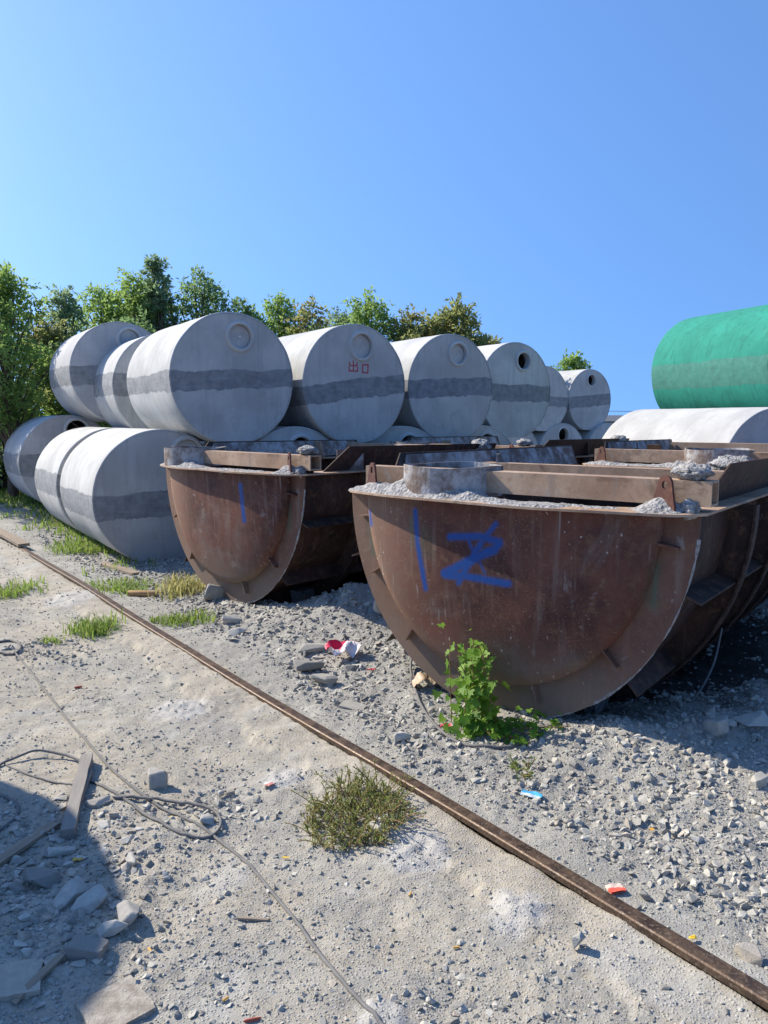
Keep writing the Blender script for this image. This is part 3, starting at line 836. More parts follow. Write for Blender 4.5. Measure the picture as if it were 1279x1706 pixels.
    # box beam over the front
    def beam(name, x0, x1, y0, y1, z0, z1, mat=beam_mat):
        bm = bmesh.new()
        t = 0.012
        rings = []
        for ins, xx in ((0, x0), (0, x1)):
            rings.append([bm.verts.new(p) for p in ((xx, y0, z0), (xx, y1, z0), (xx, y1, z1), (xx, y0, z1))])
            rings.append([bm.verts.new(p) for p in ((xx, y0 + t, z0 + t), (xx, y1 - t, z0 + t), (xx, y1 - t, z1 - t), (xx, y0 + t, z1 - t))])
        o0, i0, o1, i1 = rings
        for k in range(4):
            j = (k + 1) % 4
            bm.faces.new((o0[k], o0[j], o1[j], o1[k])); bm.faces.new((i0[k], i1[k], i1[j], i0[j]))
            bm.faces.new((o0[k], i0[k], i0[j], o0[j])); bm.faces.new((o1[k], o1[j], i1[j], i1[k]))
        return part(name, bm_mesh(name, bm), mat)
    beam('front_beam', -1.10, 1.24, 0.03, 0.165, 0.045, 0.180)
    if seed in (2, 8): beam('cross_beam', -1.10, 1.10, L * 0.42, L * 0.42 + 0.12, 0.03, 0.14)
    if seed in (5, 11): beam('rear_beam', -1.10, 1.18, L - 0.32, L - 0.18, 0.055, 0.195)
    for k in range(9):                       # odd upright plates and bent straps welded along the rim
        px_ = r.choice((-1, 1)) * r.uniform(0.95, 1.12); py_ = r.uniform(0.6, L - 0.2)
        w_, h_ = r.uniform(0.10, 0.32), r.uniform(0.10, 0.22)
        Mx = Matrix.Translation((px_, py_, 0.015)) @ Matrix.Rotation(r.uniform(-0.5, 0.5) + r.choice((0, 1.57)), 4, 'Z') @ Matrix.Rotation(r.uniform(-0.25, 0.25), 4, 'X')
        bm = bmesh.new(); add_box(bm, -w_ / 2, w_ / 2, -0.006, 0.006, 0, h_, Mx)
        part('rim_bracket', bm_mesh('rim_bracket', bm), r.choice((steel, beam_mat, coated)))
    for fx in (-1.0, 1.12):
        bm = bmesh.new(); add_box(bm, fx - 0.03, fx + 0.03, 0.045, 0.150, 0.010, 0.046); part('beam_foot', bm_mesh('beam_foot', bm), steel)
    # lifting lugs
    for lx in (-0.99, 1.02):
        bm = bmesh.new()
        n = 20
        out = [(-0.065, 0.012)] + [(-0.0 + 0.042 * math.cos(math.pi - math.pi * k / 10), 0.125 + 0.042 * math.sin(math.pi * k / 10)) for k in range(11)] + [(0.085, 0.012)]
        A = [bm.verts.new((-0.007, a, b)) for a, b in out]
        hole = [bm.verts.new((-0.007, 0.018 * math.cos(2 * math.pi * k / n), 0.125 + 0.018 * math.sin(2 * math.pi * k / n))) for k in range(n)]
        es = [bm.edges.new((A[k], A[(k + 1) % len(A)])) for k in range(len(A))] + [bm.edges.new((hole[k], hole[(k + 1) % n])) for k in range(n)]
        bmesh.ops.triangle_fill(bm, edges=es, use_beauty=True)
        ex = bmesh.ops.extrude_face_region(bm, geom=list(bm.faces))
        for v in ex['geom']:
            if isinstance(v, bmesh.types.BMVert): v.co.x += 0.014
        o = part('lifting_lug', bm_mesh('lifting_lug', bm), lug_mat)
        o.location = (lx, -0.03, MV); o.rotation_euler = (0, 0, rad(62)); o.scale = (1, 1.2, 1.25)
    # manhole former: short open steel ring standing on the rim
    n = 56
    rr, hh = 0.33, 0.205
    V = []
    for q, z in ((rr, 0.012), (rr, hh), (rr - 0.010, hh), (rr - 0.010, 0.012)):
        for k in range(n):
            a = 2 * math.pi * k / n
            V.append((q * math.cos(a), q * math.sin(a), z + (0.006 * math.sin(a * 3 + seed) if z > 0.1 else 0)))
    o = part('manhole_former', np_mesh('manhole_former', V, grid_faces(4, n, wrap=True), smooth=False), coated)
    o.location = (ring_x, 0.13, MV)
    # flared side boards
    for sg in (-1, 1):
        bm = bmesh.new()
        add_prism(bm, [(0.30, 0.0), (L - 0.05, 0.0), (L - 0.05, 0.215), (0.56, 0.235)], 0, 0.010,
                  lambda a, b, d: Vector((sg * (1.10 + b * 0.38 + d), a, 0.016 + b)))
        part('side_board', bm_mesh('side_board', bm), steel)
        bm = bmesh.new()
        add_prism(bm, [(0.48, 0.02), (L - 0.10, 0.02), (L - 0.10, 0.205), (0.62, 0.22)], -0.010, -0.002,
                  lambda a, b, d: Vector((sg * (1.10 + b * 0.38 + d), a, 0.016 + b)))
        part('cement_lining', bm_mesh('cement_lining', bm), coated)
    # dried cement along the front rim
    ns, nt = 260, 12
    S_, T_ = np.meshgrid(np.linspace(-1.15, 1.12, ns), np.linspace(-0.116, 0.125, nt), indexing='ij')
    corner = np.maximum(0, (np.abs(S_) - 1.07) / 0.16)
    T2 = T_ + 0.028 + fy(S_) + 0.0 * corner
    hgt = 0.005 + 0.014 * fbm(S_ * 7 + seed, T_ * 7, 3.0, 4, 0.6) + 0.010 * fbm(S_ * 1.8 + seed, T_, 6.0, 3) + 0.012 * sstep(0.2, -0.9, S_)
    pile = np.exp(-((S_ - ring_x + 0.05) / 0.36) ** 2) * sstep(-0.09, -0.01, T_)
    hgt = hgt + pile * (0.034 + 0.062 * sstep(-0.06, 0.0, T_)) * (1 + 0.5 * fbm(S_ * 12, T_ * 12, 1.0, 3))
    hgt = hgt + 0.075 * np.exp(-(((S_ - 1.0) / 0.10) ** 2 + ((T_ - 0.03) / 0.07) ** 2)) + 0.03 * np.exp(-(((S_ + 0.98) / 0.12) ** 2 + ((T_ - 0.02) / 0.07) ** 2))
    edge = np.minimum(1, np.minimum(sstep(-0.116, -0.095, T_), sstep(0.125, 0.09, T_)))
    Z = 0.013 + hgt * edge - 0.003
    part('cement_crust', np_mesh('cement_crust', np.stack([S_, T2, Z], -1).reshape(-1, 3), grid_faces(ns, nt), smooth=True), crust_mat)
    if True:                                   # cement smeared along the right edge of the end flange
        Q_ = np.array([(*ell(1.0, t_), ) for t_ in np.linspace(1.75, 3.05, 90)])
        wv = np.clip(1 + 1.2 * fbm(np.linspace(0, 12, 90) + seed, 0.5, 2.0, 3), 0.15, 2.4)
        a_, b_ = tube(np.c_[Q_[:, 0], np.full(90, 0.002), Q_[:, 1]], 0.007, 6, taper=wv)
        part('edge_smear', np_mesh('edge_smear', a_, b_, smooth=True), crust_mat)
    def blob(name, cx, cy, cz, rx, ry, rz_, sd):
        nu, nv = 28, 16
        U, W = np.meshgrid(np.linspace(0, 2 * np.pi, nu, endpoint=False), np.linspace(0.02, np.pi - 0.02, nv))
        X, Y, Z = np.sin(W.T) * np.cos(U.T), np.sin(W.T) * np.sin(U.T), np.cos(W.T)
        k = 1 + 0.35 * fbm(X * 1.8 + sd, Y * 1.8, Z * 1.8, 4, 0.6)
        Vv = np.stack([cx + rx * X * k, cy + ry * Y * k, cz + rz_ * Z * k], -1)
        Vv = Vv.transpose(1, 0, 2).reshape(-1, 3)
        return part(name, np_mesh(name, Vv, grid_faces(nv, nu, wrap=True), smooth=True), crust_mat)
    if lump:
        blob('cement_lump', 1.14, 0.0, 0.03, 0.05, 0.05, 0.05, seed)
        blob('cement_lump', 1.14, L - 0.30, 0.20, 0.12, 0.10, 0.08, seed + 5)
        blob('cement_lump', 0.85, L * 0.55, 0.17, 0.16, 0.12, 0.06, seed + 9)
        blob('cement_lump', 1.12, 0.11, 0.22, 0.10, 0.09, 0.045, seed + 11)
    # support blocks under the shell
    for yy in (0.5, L - 0.6):
        for sx_ in (-0.42, 0.30):
            bm = bmesh.new(); add_box(bm, sx_, sx_ + 0.16, yy, yy + 0.3, -MV - 0.28, -MV + 0.10, bev=0.008)
            part('support_block', bm_mesh('support_block', bm), crust_mat)
    return root

P12 = [(-.606, -.085, -.586, -.32, .022), (-.586, -.32, -.533, -.59, .024),
       (-.328, -.228, -.119, -.204, .028), (-.119, -.204, .026, -.225, .028), (.026, -.23, -.006, -.272, .030), (-.006, -.272, -.373, -.469, .034),
       (.002, -.115, -.107, -.253, .018), (-.107, -.253, -.265, -.512, .026), (-.199, -.221, -.151, -.307, .012), (-.151, -.307, -.07, -.428, .008),
       (-.361, -.478, -.218, -.466, .030), (-.218, -.466, .086, -.473, .028), (-1.048, -.133, -1.034, -.22, .016)]
P12 = [(a + 0.07, b, c_ + 0.07, d, w * 0.82) for a, b, c_, d, w in P12]
flange_mat = steel_mat('dusty_flange_steel', 27, green_smear=[(1.0, -.28, .97, -.5, .03), (-1.04, -.2, -1.0, -.42, .02)], dusty=0.5, base_lo=(0.065, 0.033, 0.025), base_hi=(0.175, 0.090, 0.062), plate=True)
near_plate = steel_mat('rusty_plate_lettered', 21, paint=P12, green_smear=[(-.455, -.20, -.455, -.36, .02), (-.56, -.15, -.54, -.3, .015), (1.02, -.3, .98, -.45, .03), (-1.04, -.2, -1.0, -.42, .02)], plate=True)
sec_plate = steel_mat('rusty_plate_striped', 23, paint=[(.43, -.126, .46, -.462, .028)], plate=True)
plain_plate = steel_mat('rusty_plate', 25, plate=True)
mould('nearest rusty half round steel mould with blue spray painted digits on its end', (0.72, 4.75, 1.40), -38, 3.7, 2, near_plate)
mould('rusty steel mould with one blue stripe standing before the nearest concrete tank', (-1.58, 7.79, 1.40), -44, 3.0, 5, sec_plate, ring_x=-0.80)
mould('rusty steel mould in the back row behind the blue striped one', (0.85, 10.25, 1.40), -43, 2.9, 8, plain_plate, ring_x=-0.7)
mould('rusty steel mould in the back row behind the one with blue digits', (3.22, 7.98, 1.40), -38, 3.0, 11, plain_plate, ring_x=0.2)

# ------------------------------------------------------------------ foliage
def leaf_mat(name, lo, hi, third=None, trans=0.35):
    M = Mat(name, 0.6)
    t = M.attr('tint')
    c = M.mix(t, lo, hi)
    if third: c = M.mix(M.step(t, 0.72, 0.9), c, third)
    M.color(c)
    tr = M.n('ShaderNodeBsdfTranslucent'); M.put(tr.inputs[0], M.mix(0.5, c, tuple(min(1, q * 2.2) for q in hi)))
    mx = M.n('ShaderNodeMixShader'); mx.inputs[0].default_value = trans
    M.t.links.new(M.b.outputs[0], mx.inputs[1]); M.t.links.new(tr.outputs[0], mx.inputs[2])
    M.t.links.new(mx.outputs[0], M.out.inputs[0])
    return M.m
bark = Mat('bark', 0.95)
bark.color(bark.mix(bark.noise(bark.scale(bark.obj, (8, 8, 2)), 2, 4), (0.06, 0.045, 0.035), (0.16, 0.13, 0.10)))

def leaf_quads(rng, C, D, ln, wd):
    """rhombic leaves at C pointing along D"""
    n = len(C)
    D = D / (np.linalg.norm(D, axis=1)[:, None] + 1e-9)
    Up = rng.normal(0, 0.75, (n, 3)); Up[:, 2] += 0.9
    W = np.cross(D, Up); W /= np.linalg.norm(W, axis=1)[:, None] + 1e-9
    N = np.cross(W, D)
    L = ln[:, None]; Wd = wd[:, None]
    V = np.stack([C, C + D * L * 0.45 + W * Wd * 0.5 + N * Wd * 0.12, C + D * L - N * L * 0.10, C + D * L * 0.45 - W * Wd * 0.5 + N * Wd * 0.12], 1).reshape(-1, 3)
    Fq = np.arange(n * 4).reshape(n, 4)
    return V, Fq

def tree(label, x, y, top, width, seed, mat, base=0.18, n_clump=26, twigs=15, per=13, leaf=0.15, cone=0.0, name='tree', group='trees behind the stacked tanks', low=0.25):
    rng = np.random.RandomState(seed)
    z0 = hz(x, y) - 0.05
    H = top - z0
    root = empty(name, (x, y, z0))
    tag(root, label, 'tree' if 'tree' in name else 'bush', group)
    tv, tf, off = [], [], 0
    lean = rng.uniform(-0.04, 0.04, 2) * H
    th = np.linspace(0, 1, 9)
    trunk = np.stack([lean[0] * th ** 2, lean[1] * th ** 2, th * H * 0.86], -1) + np.c_[rng.normal(0, 0.03, (9, 2)), np.zeros(9)]
    a, b = tube(trunk, 0.030 * H ** 0.75 + 0.02, 7, taper=1.02 - 0.85 * th)
    tv.append(a); tf.append(b + off); off += len(a)
    V, A, offl = [], [], 0
    C, Dd, Tn = [], [], []
    for k in range(n_clump):
        q = (k + rng.uniform(0, 1)) / n_clump
        hrel = low + (1 - low) * q
        prof = (math.sin(math.pi * min(1, 0.18 + 0.82 * (hrel - low) / (1 - low)) ** 0.9) ** 0.7) * (1 - cone) + cone * (1.05 - (hrel - low) / (1 - low))
        r_ = width * max(0.08, prof) * rng.uniform(0.35, 0.92)
        an = k * 2.4 + rng.uniform(-0.5, 0.5)
        cr = width * rng.uniform(0.26, 0.42) * (1 - 0.55 * cone * q)
        cc = np.array([math.cos(an) * r_, math.sin(an) * r_, hrel * H - cr * 0.6])
        s0 = trunk[min(8, int(np.clip(hrel - 0.22, 0.05, 0.95) * 9))]
        mid = (s0 + cc) / 2 + np.array([0, 0, 0.05 * H]) * rng.uniform(-0.3, 1)
        br = catmull([s0, mid, cc], 4)
        a, b = tube(br, 0.012 * H ** 0.6 + 0.006, 5, taper=np.linspace(1, 0.3, len(br)))
        tv.append(a); tf.append(b + off); off += len(a)
        ct = np.clip(rng.normal(0.42 + 0.25 * (q - 0.5), 0.2), 0, 1)
        for t in range(twigs):
            d = rng.normal(0, 1, 3); d[2] = d[2] * 0.8 + 0.35; d /= np.linalg.norm(d)
            L = cr * rng.uniform(0.6, 1.35)
            s = np.sqrt(rng.uniform(0.05, 1, per))[:, None]
            droop = np.array([0, 0, -0.18])
            pts = cc + d * L * s + droop * L * s ** 2 + rng.normal(0, 0.05 * cr + 0.02, (per, 3))
            C.append(pts); Dd.append(d * 0.8 + rng.normal(0, 0.7, (per, 3)) + np.array([0, 0, -0.15])); Tn.append(np.clip(ct + rng.normal(0, 0.16, per), 0, 1))
        a, b = tube(np.array([cc - 0.1 * (cc - s0), cc + np.array([0, 0, cr * 0.8])]), 0.010, 4, taper=[1, 0.3])
        tv.append(a); tf.append(b + off); off += len(a)
    C = np.concatenate(C); Dd = np.concatenate(Dd); Tn = np.concatenate(Tn)
    n = len(C)
    ln = leaf * rng.uniform(0.65, 1.35, n); wd = ln * rng.uniform(0.36, 0.55, n)
    V, Fq = leaf_quads(rng, C, Dd, ln, wd)
    link('trunk', np_mesh('trunk', np.concatenate(tv), np.concatenate(tf), smooth=True), bark.m, root)
    link('crown', np_mesh('crown', V, Fq, attr=np.repeat(Tn, 4)), mat, root)
    return root

fresh = leaf_mat('fresh_green_leaves', (0.095, 0.165, 0.045), (0.26, 0.37, 0.10), None, 0.46)
deep = leaf_mat('deep_green_leaves', (0.085, 0.145, 0.055), (0.20, 0.30, 0.115), None, 0.46)
grey_green = leaf_mat('grey_green_needles', (0.11, 0.17, 0.09), (0.24, 0.33, 0.18), None, 0.46)
olive = leaf_mat('olive_autumn_leaves', (0.11, 0.145, 0.05), (0.25, 0.27, 0.10), (0.29, 0.185, 0.10), 0.52)
# (label, u-column x, y, top z, half width, material, extra)
tree('tall fresh green tree rising at the left edge of the picture', -7.75, 16.05, 5.00, 1.10, 1, fresh, n_clump=54, leaf=0.10, low=0.36)
tree('leafy tree just outside the left edge shading the leftmost tanks', -9.9, 16.7, 5.6, 1.3, 16, deep, n_clump=50, leaf=0.12, low=0.2)
tree('slim pale green tree just right of the tall left edge tree', -8.45, 20.9, 5.45, 1.05, 2, grey_green, n_clump=34, leaf=0.12, low=0.2)
tree('yellowing olive tree low in front of the left edge tree', -7.95, 18.4, 4.35, 1.15, 3, olive, n_clump=44, leaf=0.12, low=0.10)
tree('bushy bright green tree at left above the dappled tank', -8.1, 22.6, 5.75, 1.55, 4, fresh, n_clump=52, leaf=0.125)
tree('round bright green tree above the upper tank pair', -6.95, 22.3, 6.05, 1.45, 5, fresh, n_clump=52, leaf=0.125)
tree('narrow pointed grey green tree, tallest behind the nearest upper tank', -6.35, 22.0, 6.45, 0.95, 6, grey_green, n_clump=44, leaf=0.115, cone=0.5, low=0.2)
tree('dark feathery tree right of the pointed tree', -5.2, 22.5, 6.10, 1.6, 7, deep, n_clump=48, leaf=0.125)
tree('small dark tree dipping low behind the nearest upper tank', -4.1, 23.0, 5.35, 1.2, 8, deep, n_clump=34, leaf=0.13)
tree('light green tree showing between the two nearest upper tanks', -3.1, 23.5, 5.65, 1.4, 9, fresh, n_clump=42, leaf=0.125)
tree('reddish olive tree behind the red lettered tank, left one', -2.1, 22.6, 5.2, 1.25, 10, olive, n_clump=40, leaf=0.13)
tree('green tree with loose top sprays above the red lettered tank', -0.45, 24.2, 5.75, 1.75, 11, fresh, n_clump=52, leaf=0.13)
tree('olive tree right above the red lettered tank', 0.75, 24.0, 5.2, 1.5, 12, olive, n_clump=44, leaf=0.14)
tree('brown leaved tree ending the tree line on the right', 2.2, 24.0, 5.5, 1.45, 13, olive, n_clump=46, leaf=0.15)
tree('low brown leaved tree at the right end of the tree line', 3.3, 24.6, 4.5, 0.9, 14, olive, n_clump=24, leaf=0.15)
tree('rounded olive tree filling the line above the third upper tank', 1.5, 24.6, 5.15, 1.5, 17, olive, n_clump=40, leaf=0.135)
tree('soft green tree between the two nearest upper tanks, right one', -1.4, 24.6, 5.35, 1.5, 18, grey_green, n_clump=42, leaf=0.13)
tree('soft grey green tree left of the pointed tree', -7.3, 24.0, 5.9, 1.5, 19, grey_green, n_clump=42, leaf=0.13)
tree('small lone light green tree behind the far end of the tanks', 9.5, 39.5, 5.25, 1.5, 15, fresh, n_clump=30, leaf=0.19)
tree('dense dark bush along the wall behind the left edge tank', -9.3, 18.9, 3.1, 1.5, 21, deep, name='bush', group='bushes along the wall', n_clump=44, leaf=0.11, low=0.05)
tree('bright yellow green bush next to the dappled upper tank', -7.1, 17.9, 3.4, 1.1, 22, fresh, name='bush', group='bushes along the wall', n_clump=38, leaf=0.11, low=0.05)
tree('dark bush filling the gap behind the dappled upper tank', -6.2, 19.5, 4.5, 1.5, 23, deep, name='bush', group='bushes along the wall', n_clump=40, leaf=0.125, low=0.05)
tree('dark bush hiding the sky behind the second upper tank', -1.6, 21.0, 4.3, 2.0, 24, deep, name='bush', group='bushes along the wall', n_clump=44, leaf=0.135, low=0.05)
tree('dark bush between the olive trees above the third upper tank', 0.9, 22.8, 4.4, 1.9, 25, olive, name='bush', group='bushes along the wall', n_clump=40, leaf=0.135, low=0.05)

# boundary wall behind the left end of the stack
wm = Mat('dark_block_wall', 0.95)
wm.color(wm.mix(wm.noise(wm.obj, 3, 5), (0.09, 0.09, 0.095), (0.17, 0.165, 0.16)))
wm.normal(wm.bump(wm.noise(wm.obj, 30, 4), 0.5, 0.01))
wr = empty('boundary_wall', (-10.6, 20.6, 0.0), rad(8))
tag(wr, 'low dark grey boundary wall behind the left edge tank', 'wall')
bm = bmesh.new(); add_box(bm, -6, 5.2, 0, 0.24, -0.2, 1.74); link('wall_body', bm_mesh('wall_body', bm), wm.m, wr)
bm = bmesh.new(); add_box(bm, -6.03, 5.23, -0.03, 0.27, 1.743, 1.83, bev=0.01); link('coping', bm_mesh('coping', bm), wm.m, wr)

# far white shed and an overhead wire
white = Mat('white_sheet_metal', 0.6); white.color(white.mix(white.noise(white.scale(white.obj, (8, 8, 0.3)), 1, 3), (0.55, 0.56, 0.57), (0.68, 0.69, 0.70)))
darkm = Mat('dark_roofing', 0.8); darkm.color((0.10, 0.11, 0.13))
sr = empty('shed', (20.5, 62.0, -0.05), rad(-12))
tag(sr, 'long low white shed far behind the tanks', 'shed')
bm = bmesh.new(); add_box(bm, -5, 9, 0, 6, 0, 1.75); link('wall', bm_mesh('wall', bm), white.m, sr)
bm = bmesh.new(); add_prism(bm, [(-0.4, 1.75), (3, 2.25), (6.4, 1.75), (6.4, 1.85), (3, 2.36), (-0.4, 1.86)], -5.2, 9.2, lambda a, b, d: Vector((d, a, b))); link('roof', bm_mesh('roof', bm), darkm.m, sr)
for k in range(4):
    bm = bmesh.new(); add_box(bm, -3.6 + 3.2 * k, -2.2 + 3.2 * k, -0.03, 0.02, 0.8, 1.4); link('window', bm_mesh('window', bm), darkm.m, sr)
pts = [(8 + 3.0 * k, 50, 2.45 + 0.02 * (k - 4) ** 2 * 0.35) for k in range(10)]
a, b = tube(catmull(pts, 4), 0.016, 5)
tag(link('overhead_wire', np_mesh('overhead_wire', a, b, smooth=True), darkm.m), 'thin dark overhead wire low against the sky at right', 'wire')
for px_ in (8.0, 35.0):
    a, b = tube([(px_, 50, -0.2), (px_, 50, 2.3), (px_, 50, 3.4)], 0.09, 8)
    tag(link('utility_pole', np_mesh('utility_pole', a, b, smooth=True), darkm.m), 'short pole carrying the overhead wire, %s end' % ('left' if px_ < 20 else 'right'), 'pole')

# ------------------------------------------------------------------ grass
def grass_mesh(rng, x, y, h, lean=0.5, w=0.006, tint=None):
    n = len(x)
    z = height(x, y)
    an = rng.uniform(0, 2 * np.pi, n); ln = rng.uniform(0.1, 1.0, n) * lean
    d = np.stack([np.cos(an) * ln, np.sin(an) * ln, np.ones(n)], -1)
    sd_ = np.stack([-np.sin(an + rng.uniform(-1, 1, n)), np.cos(an), np.zeros(n)], -1) * (w * rng.uniform(0.7, 1.4, n))[:, None]
    B = np.stack([x, y, z - 0.006], -1); H = h[:, None]
    m = B + d * H * np.array([0.42, 0.42, 0.6]); t = B + d * H * np.array([1.25, 1.25, 0.95]) - np.array([0, 0, 1]) * (H * (ln[:, None]) * 0.25)
    V = np.stack([B - sd_, B + sd_, m + sd_ * 0.8, m - sd_ * 0.8, t], 1).reshape(-1, 3)
    base = np.arange(n)[:, None] * 5
    tt = rng.uniform(0, 1, n) if tint is None else tint
    return V, [np.concatenate([base + 0, base + 1, base + 2, base + 3], 1), np.concatenate([base + 3, base + 2, base + 4], 1)], np.repeat(tt, 5)
grass_mat = leaf_mat('grass_blades', (0.075, 0.15, 0.025), (0.21, 0.30, 0.06), (0.32, 0.27, 0.12), 0.4)
dry_mat = leaf_mat('drying_weed', (0.17, 0.20, 0.06), (0.36, 0.34, 0.14), (0.44, 0.29, 0.18), 0.45)

weed_mat = leaf_mat('dusty_weed', (0.105, 0.165, 0.040), (0.29, 0.315, 0.105), (0.40, 0.23, 0.14), 0.42)
rng = np.random.RandomState(5)
n = 52000
x = rng.uniform(-13, -2.6, n); y = rng.uniform(8.5, 19, n)
sd_ = rail_sd(x, y)
dens = sstep(0.45, 1.1, sd_ + 0.5 * fbm(x * 1.2, y * 1.2, 3.0, 3)) * sstep(0.5, -0.5, x + 3.55 + 0.5 * fbm(x, y, 8.0, 3))
k = rng.uniform(0, 1, n) < dens
x, y = x[k], y[k]
V, Fq, A = grass_mesh(rng, x, y, rng.uniform(0.10, 0.34, len(x)) * (0.5 + 0.6 * sstep(1.0, 2.2, rail_sd(x, y))), 0.7, 0.009)
tag(link('grass', np_mesh('grass', V, Fq, attr=A), grass_mat), 'tall green grass growing along the foot of the left tanks', 'grass', kind='stuff')

def tuft(label, pos, rx, ry, n, hh, seed, mat=None, lean=0.8, w=0.005, group='grass tufts beside the rail', name='grass_tuft'):
    rng = np.random.RandomState(seed)
    an = rng.uniform(0, 2 * np.pi, n); r = np.sqrt(rng.uniform(0, 1, n)) * np.where(rng.uniform(0, 1, n) < 0.25, 1.35, 1.0)
    # blades gather in a few clumps
    cl = rng.randint(0, 7, n); ca = rng.uniform(0, 2 * np.pi, 7); cr = np.sqrt(rng.uniform(0, 1, 7)) * 0.75
    px = np.cos(ca[cl]) * cr[cl] + np.cos(an) * r * 0.62; py = np.sin(ca[cl]) * cr[cl] + np.sin(an) * r * 0.62
    x = pos[0] + px * rx; y = pos[1] + py * ry
    k = np.abs(rail_sd(x, y)) > 0.055
    x, y = x[k], y[k]
    V, Fq, A = grass_mesh(rng, x, y, hh * rng.uniform(0.4, 1.15, len(x)), lean, w)
    V = V - np.array([pos[0], pos[1], 0])
    o = link(name, np_mesh(name, V, Fq, attr=A), mat or grass_mat, None, (pos[0], pos[1], 0))
    tag(o, label, 'grass' if name == 'grass_tuft' else 'weed', group, 'stuff' if 'patch' in label else None)
    return o
tuft('leggy green grass tuft on the near side of the rail', (-2.648, 6.867), 0.26, 0.26, 420, 0.16, 31, w=0.0045)
tuft('green grass tuft at the left edge below the rail', (-4.193, 8.435), 0.34, 0.34, 520, 0.12, 32)
tuft('bright green grass patch between the rail and the nearest lower tank', (-3.023, 8.750), 0.42, 0.40, 800, 0.075, 33)
tuft('straggly pale weed patch at the foot of the blue striped mould', (-2.199, 8.435), 0.30, 0.35, 420, 0.2, 34, mat=dry_mat, w=0.006)
tuft('low bright grass cushion beyond the rail before the blue striped mould', (-1.934, 7.209), 0.26, 0.22, 520, 0.085, 35)
tuft('yellowish grass patch by the short wooden log', (-4.357, 11.255), 0.5, 0.45, 700, 0.13, 36)
tuft('small grass sprig on the gravel beside the left cable', (-2.905, 6.592), 0.12, 0.12, 90, 0.07, 37)

def leafy_weed(label, pos, rx, ry, stems, hh, seed, mat, leaf=0.022, name='weed', group=None, per=16):
    rng = np.random.RandomState(seed)
    Cs, Ds, Tn, sv, sf, off = [], [], [], [], [], 0
    for s in range(stems):
        a = rng.uniform(0, 2 * np.pi); r = math.sqrt(rng.uniform(0, 1)) * 0.8
        bx, by = pos[0] + math.cos(a) * r * rx, pos[1] + math.sin(a) * r * ry
        if abs(rail_sd(bx, by)) < 0.07: continue
        bz = hz(bx, by)
        d = np.array([math.cos(a) * 0.35 + rng.normal(0, 0.55), math.sin(a) * 0.35 + rng.normal(0, 0.55), rng.uniform(0.5, 1.5)])
        L = hh * rng.uniform(0.5, 1.2)
        t = np.linspace(0, 1, 6)[:, None]
        P_ = np.array([bx, by, bz]) + d * L * t * np.array([0.8, 0.8, 1]) - np.array([0, 0, 0.4]) * L * t ** 2
        a_, b_ = tube(P_, 0.0022, 4); sv.append(a_); sf.append(b_ + off); off += len(a_)
        k = np.sort(rng.uniform(0.15, 1, per))[:, None]
        C_ = np.array([bx, by, bz]) + d * L * k * np.array([0.8, 0.8, 1]) - np.array([0, 0, 0.4]) * L * k ** 2
        Cs.append(C_); Ds.append(rng.normal(0, 1, (per, 3)) + np.array([0, 0, 0.5]))
        Tn.append(np.clip(rng.normal(0.45 + 0.35 * (-(math.cos(a) * r) * 0.6 - math.sin(a) * r * 0.6), 0.2, per), 0, 1))
    C_ = np.concatenate(Cs); D_ = np.concatenate(Ds); T_ = np.concatenate(Tn); m = len(C_)
    ln = leaf * rng.uniform(0.6, 1.4, m)
    V, Fq = leaf_quads(rng, C_, D_, ln, ln * 0.30)
    z0 = hz(*pos)
    root = empty(name, (pos[0], pos[1], z0))
    tag(root, label, 'weed', group)
    o3 = np.array([pos[0], pos[1], z0])
    link('stems', np_mesh('stems', np.concatenate(sv) - o3, np.concatenate(sf), smooth=True), stem_mat.m, root)
    link('foliage', np_mesh('foliage', V - o3, Fq, attr=np.repeat(T_, 4)), mat, root)
    return root
stem_mat = Mat('weed_stem', 0.8); stem_mat.color((0.22, 0.13, 0.06))
leafy_weed('sprawling weed with reddish stems on the near side of the rail', (-0.137, 3.502), 0.29, 0.35, 330, 0.115, 41, weed_mat, leaf=0.019, per=16)
leafy_weed('tiny green creeper on the rubble above the blue plastic scrap', (0.747, 3.993), 0.06, 0.14, 26, 0.05, 42, grass_mat, leaf=0.022, per=7)

# lobed-leaf vine climbing in front of the nearest mould
vine_leaf = leaf_mat('vine_leaves', (0.045, 0.13, 0.015), (0.19, 0.33, 0.035), None, 0.40)
def vine_leaf_mesh(tint):
    a = [(0, 0), (0.34, -0.16), (0.62, 0.06), (0.36, 0.22), (0.56, 0.55), (0.22, 0.50), (0, 1.0), (-0.22, 0.50), (-0.56, 0.55), (-0.36, 0.22), (-0.62, 0.06), (-0.34, -0.16)]
    V = [(p[0], p[1], 0.10 * abs(p[0]) - 0.12 * p[1] ** 2) for p in a] + [(0, 0.35, -0.03)]
    Fq = np.array([[i, (i + 1) % 12, 12] for i in range(12)])
    return np_mesh('leaf', V, Fq, smooth=True, attr=np.full(13, tint))
vleafs = [vine_leaf_mesh(t) for t in (0.1, 0.3, 0.5, 0.7, 0.85, 1.0)]
for me in vleafs: me.materials.append(vine_leaf)
vb = (0.558, 4.557)
vroot = empty('vine', (vb[0], vb[1], hz(*vb)))
tag(vroot, 'bright green lobed leaf vine growing up the front of the nearest mould', 'vine')
rng = np.random.RandomState(77)
sv, sf, off = [], [], 0
nleaf = 0
def vstem(path):
    global off
    a_, b_ = tube(path, 0.003, 5); sv.append(a_); sf.append(b_ + off); off += len(a_)
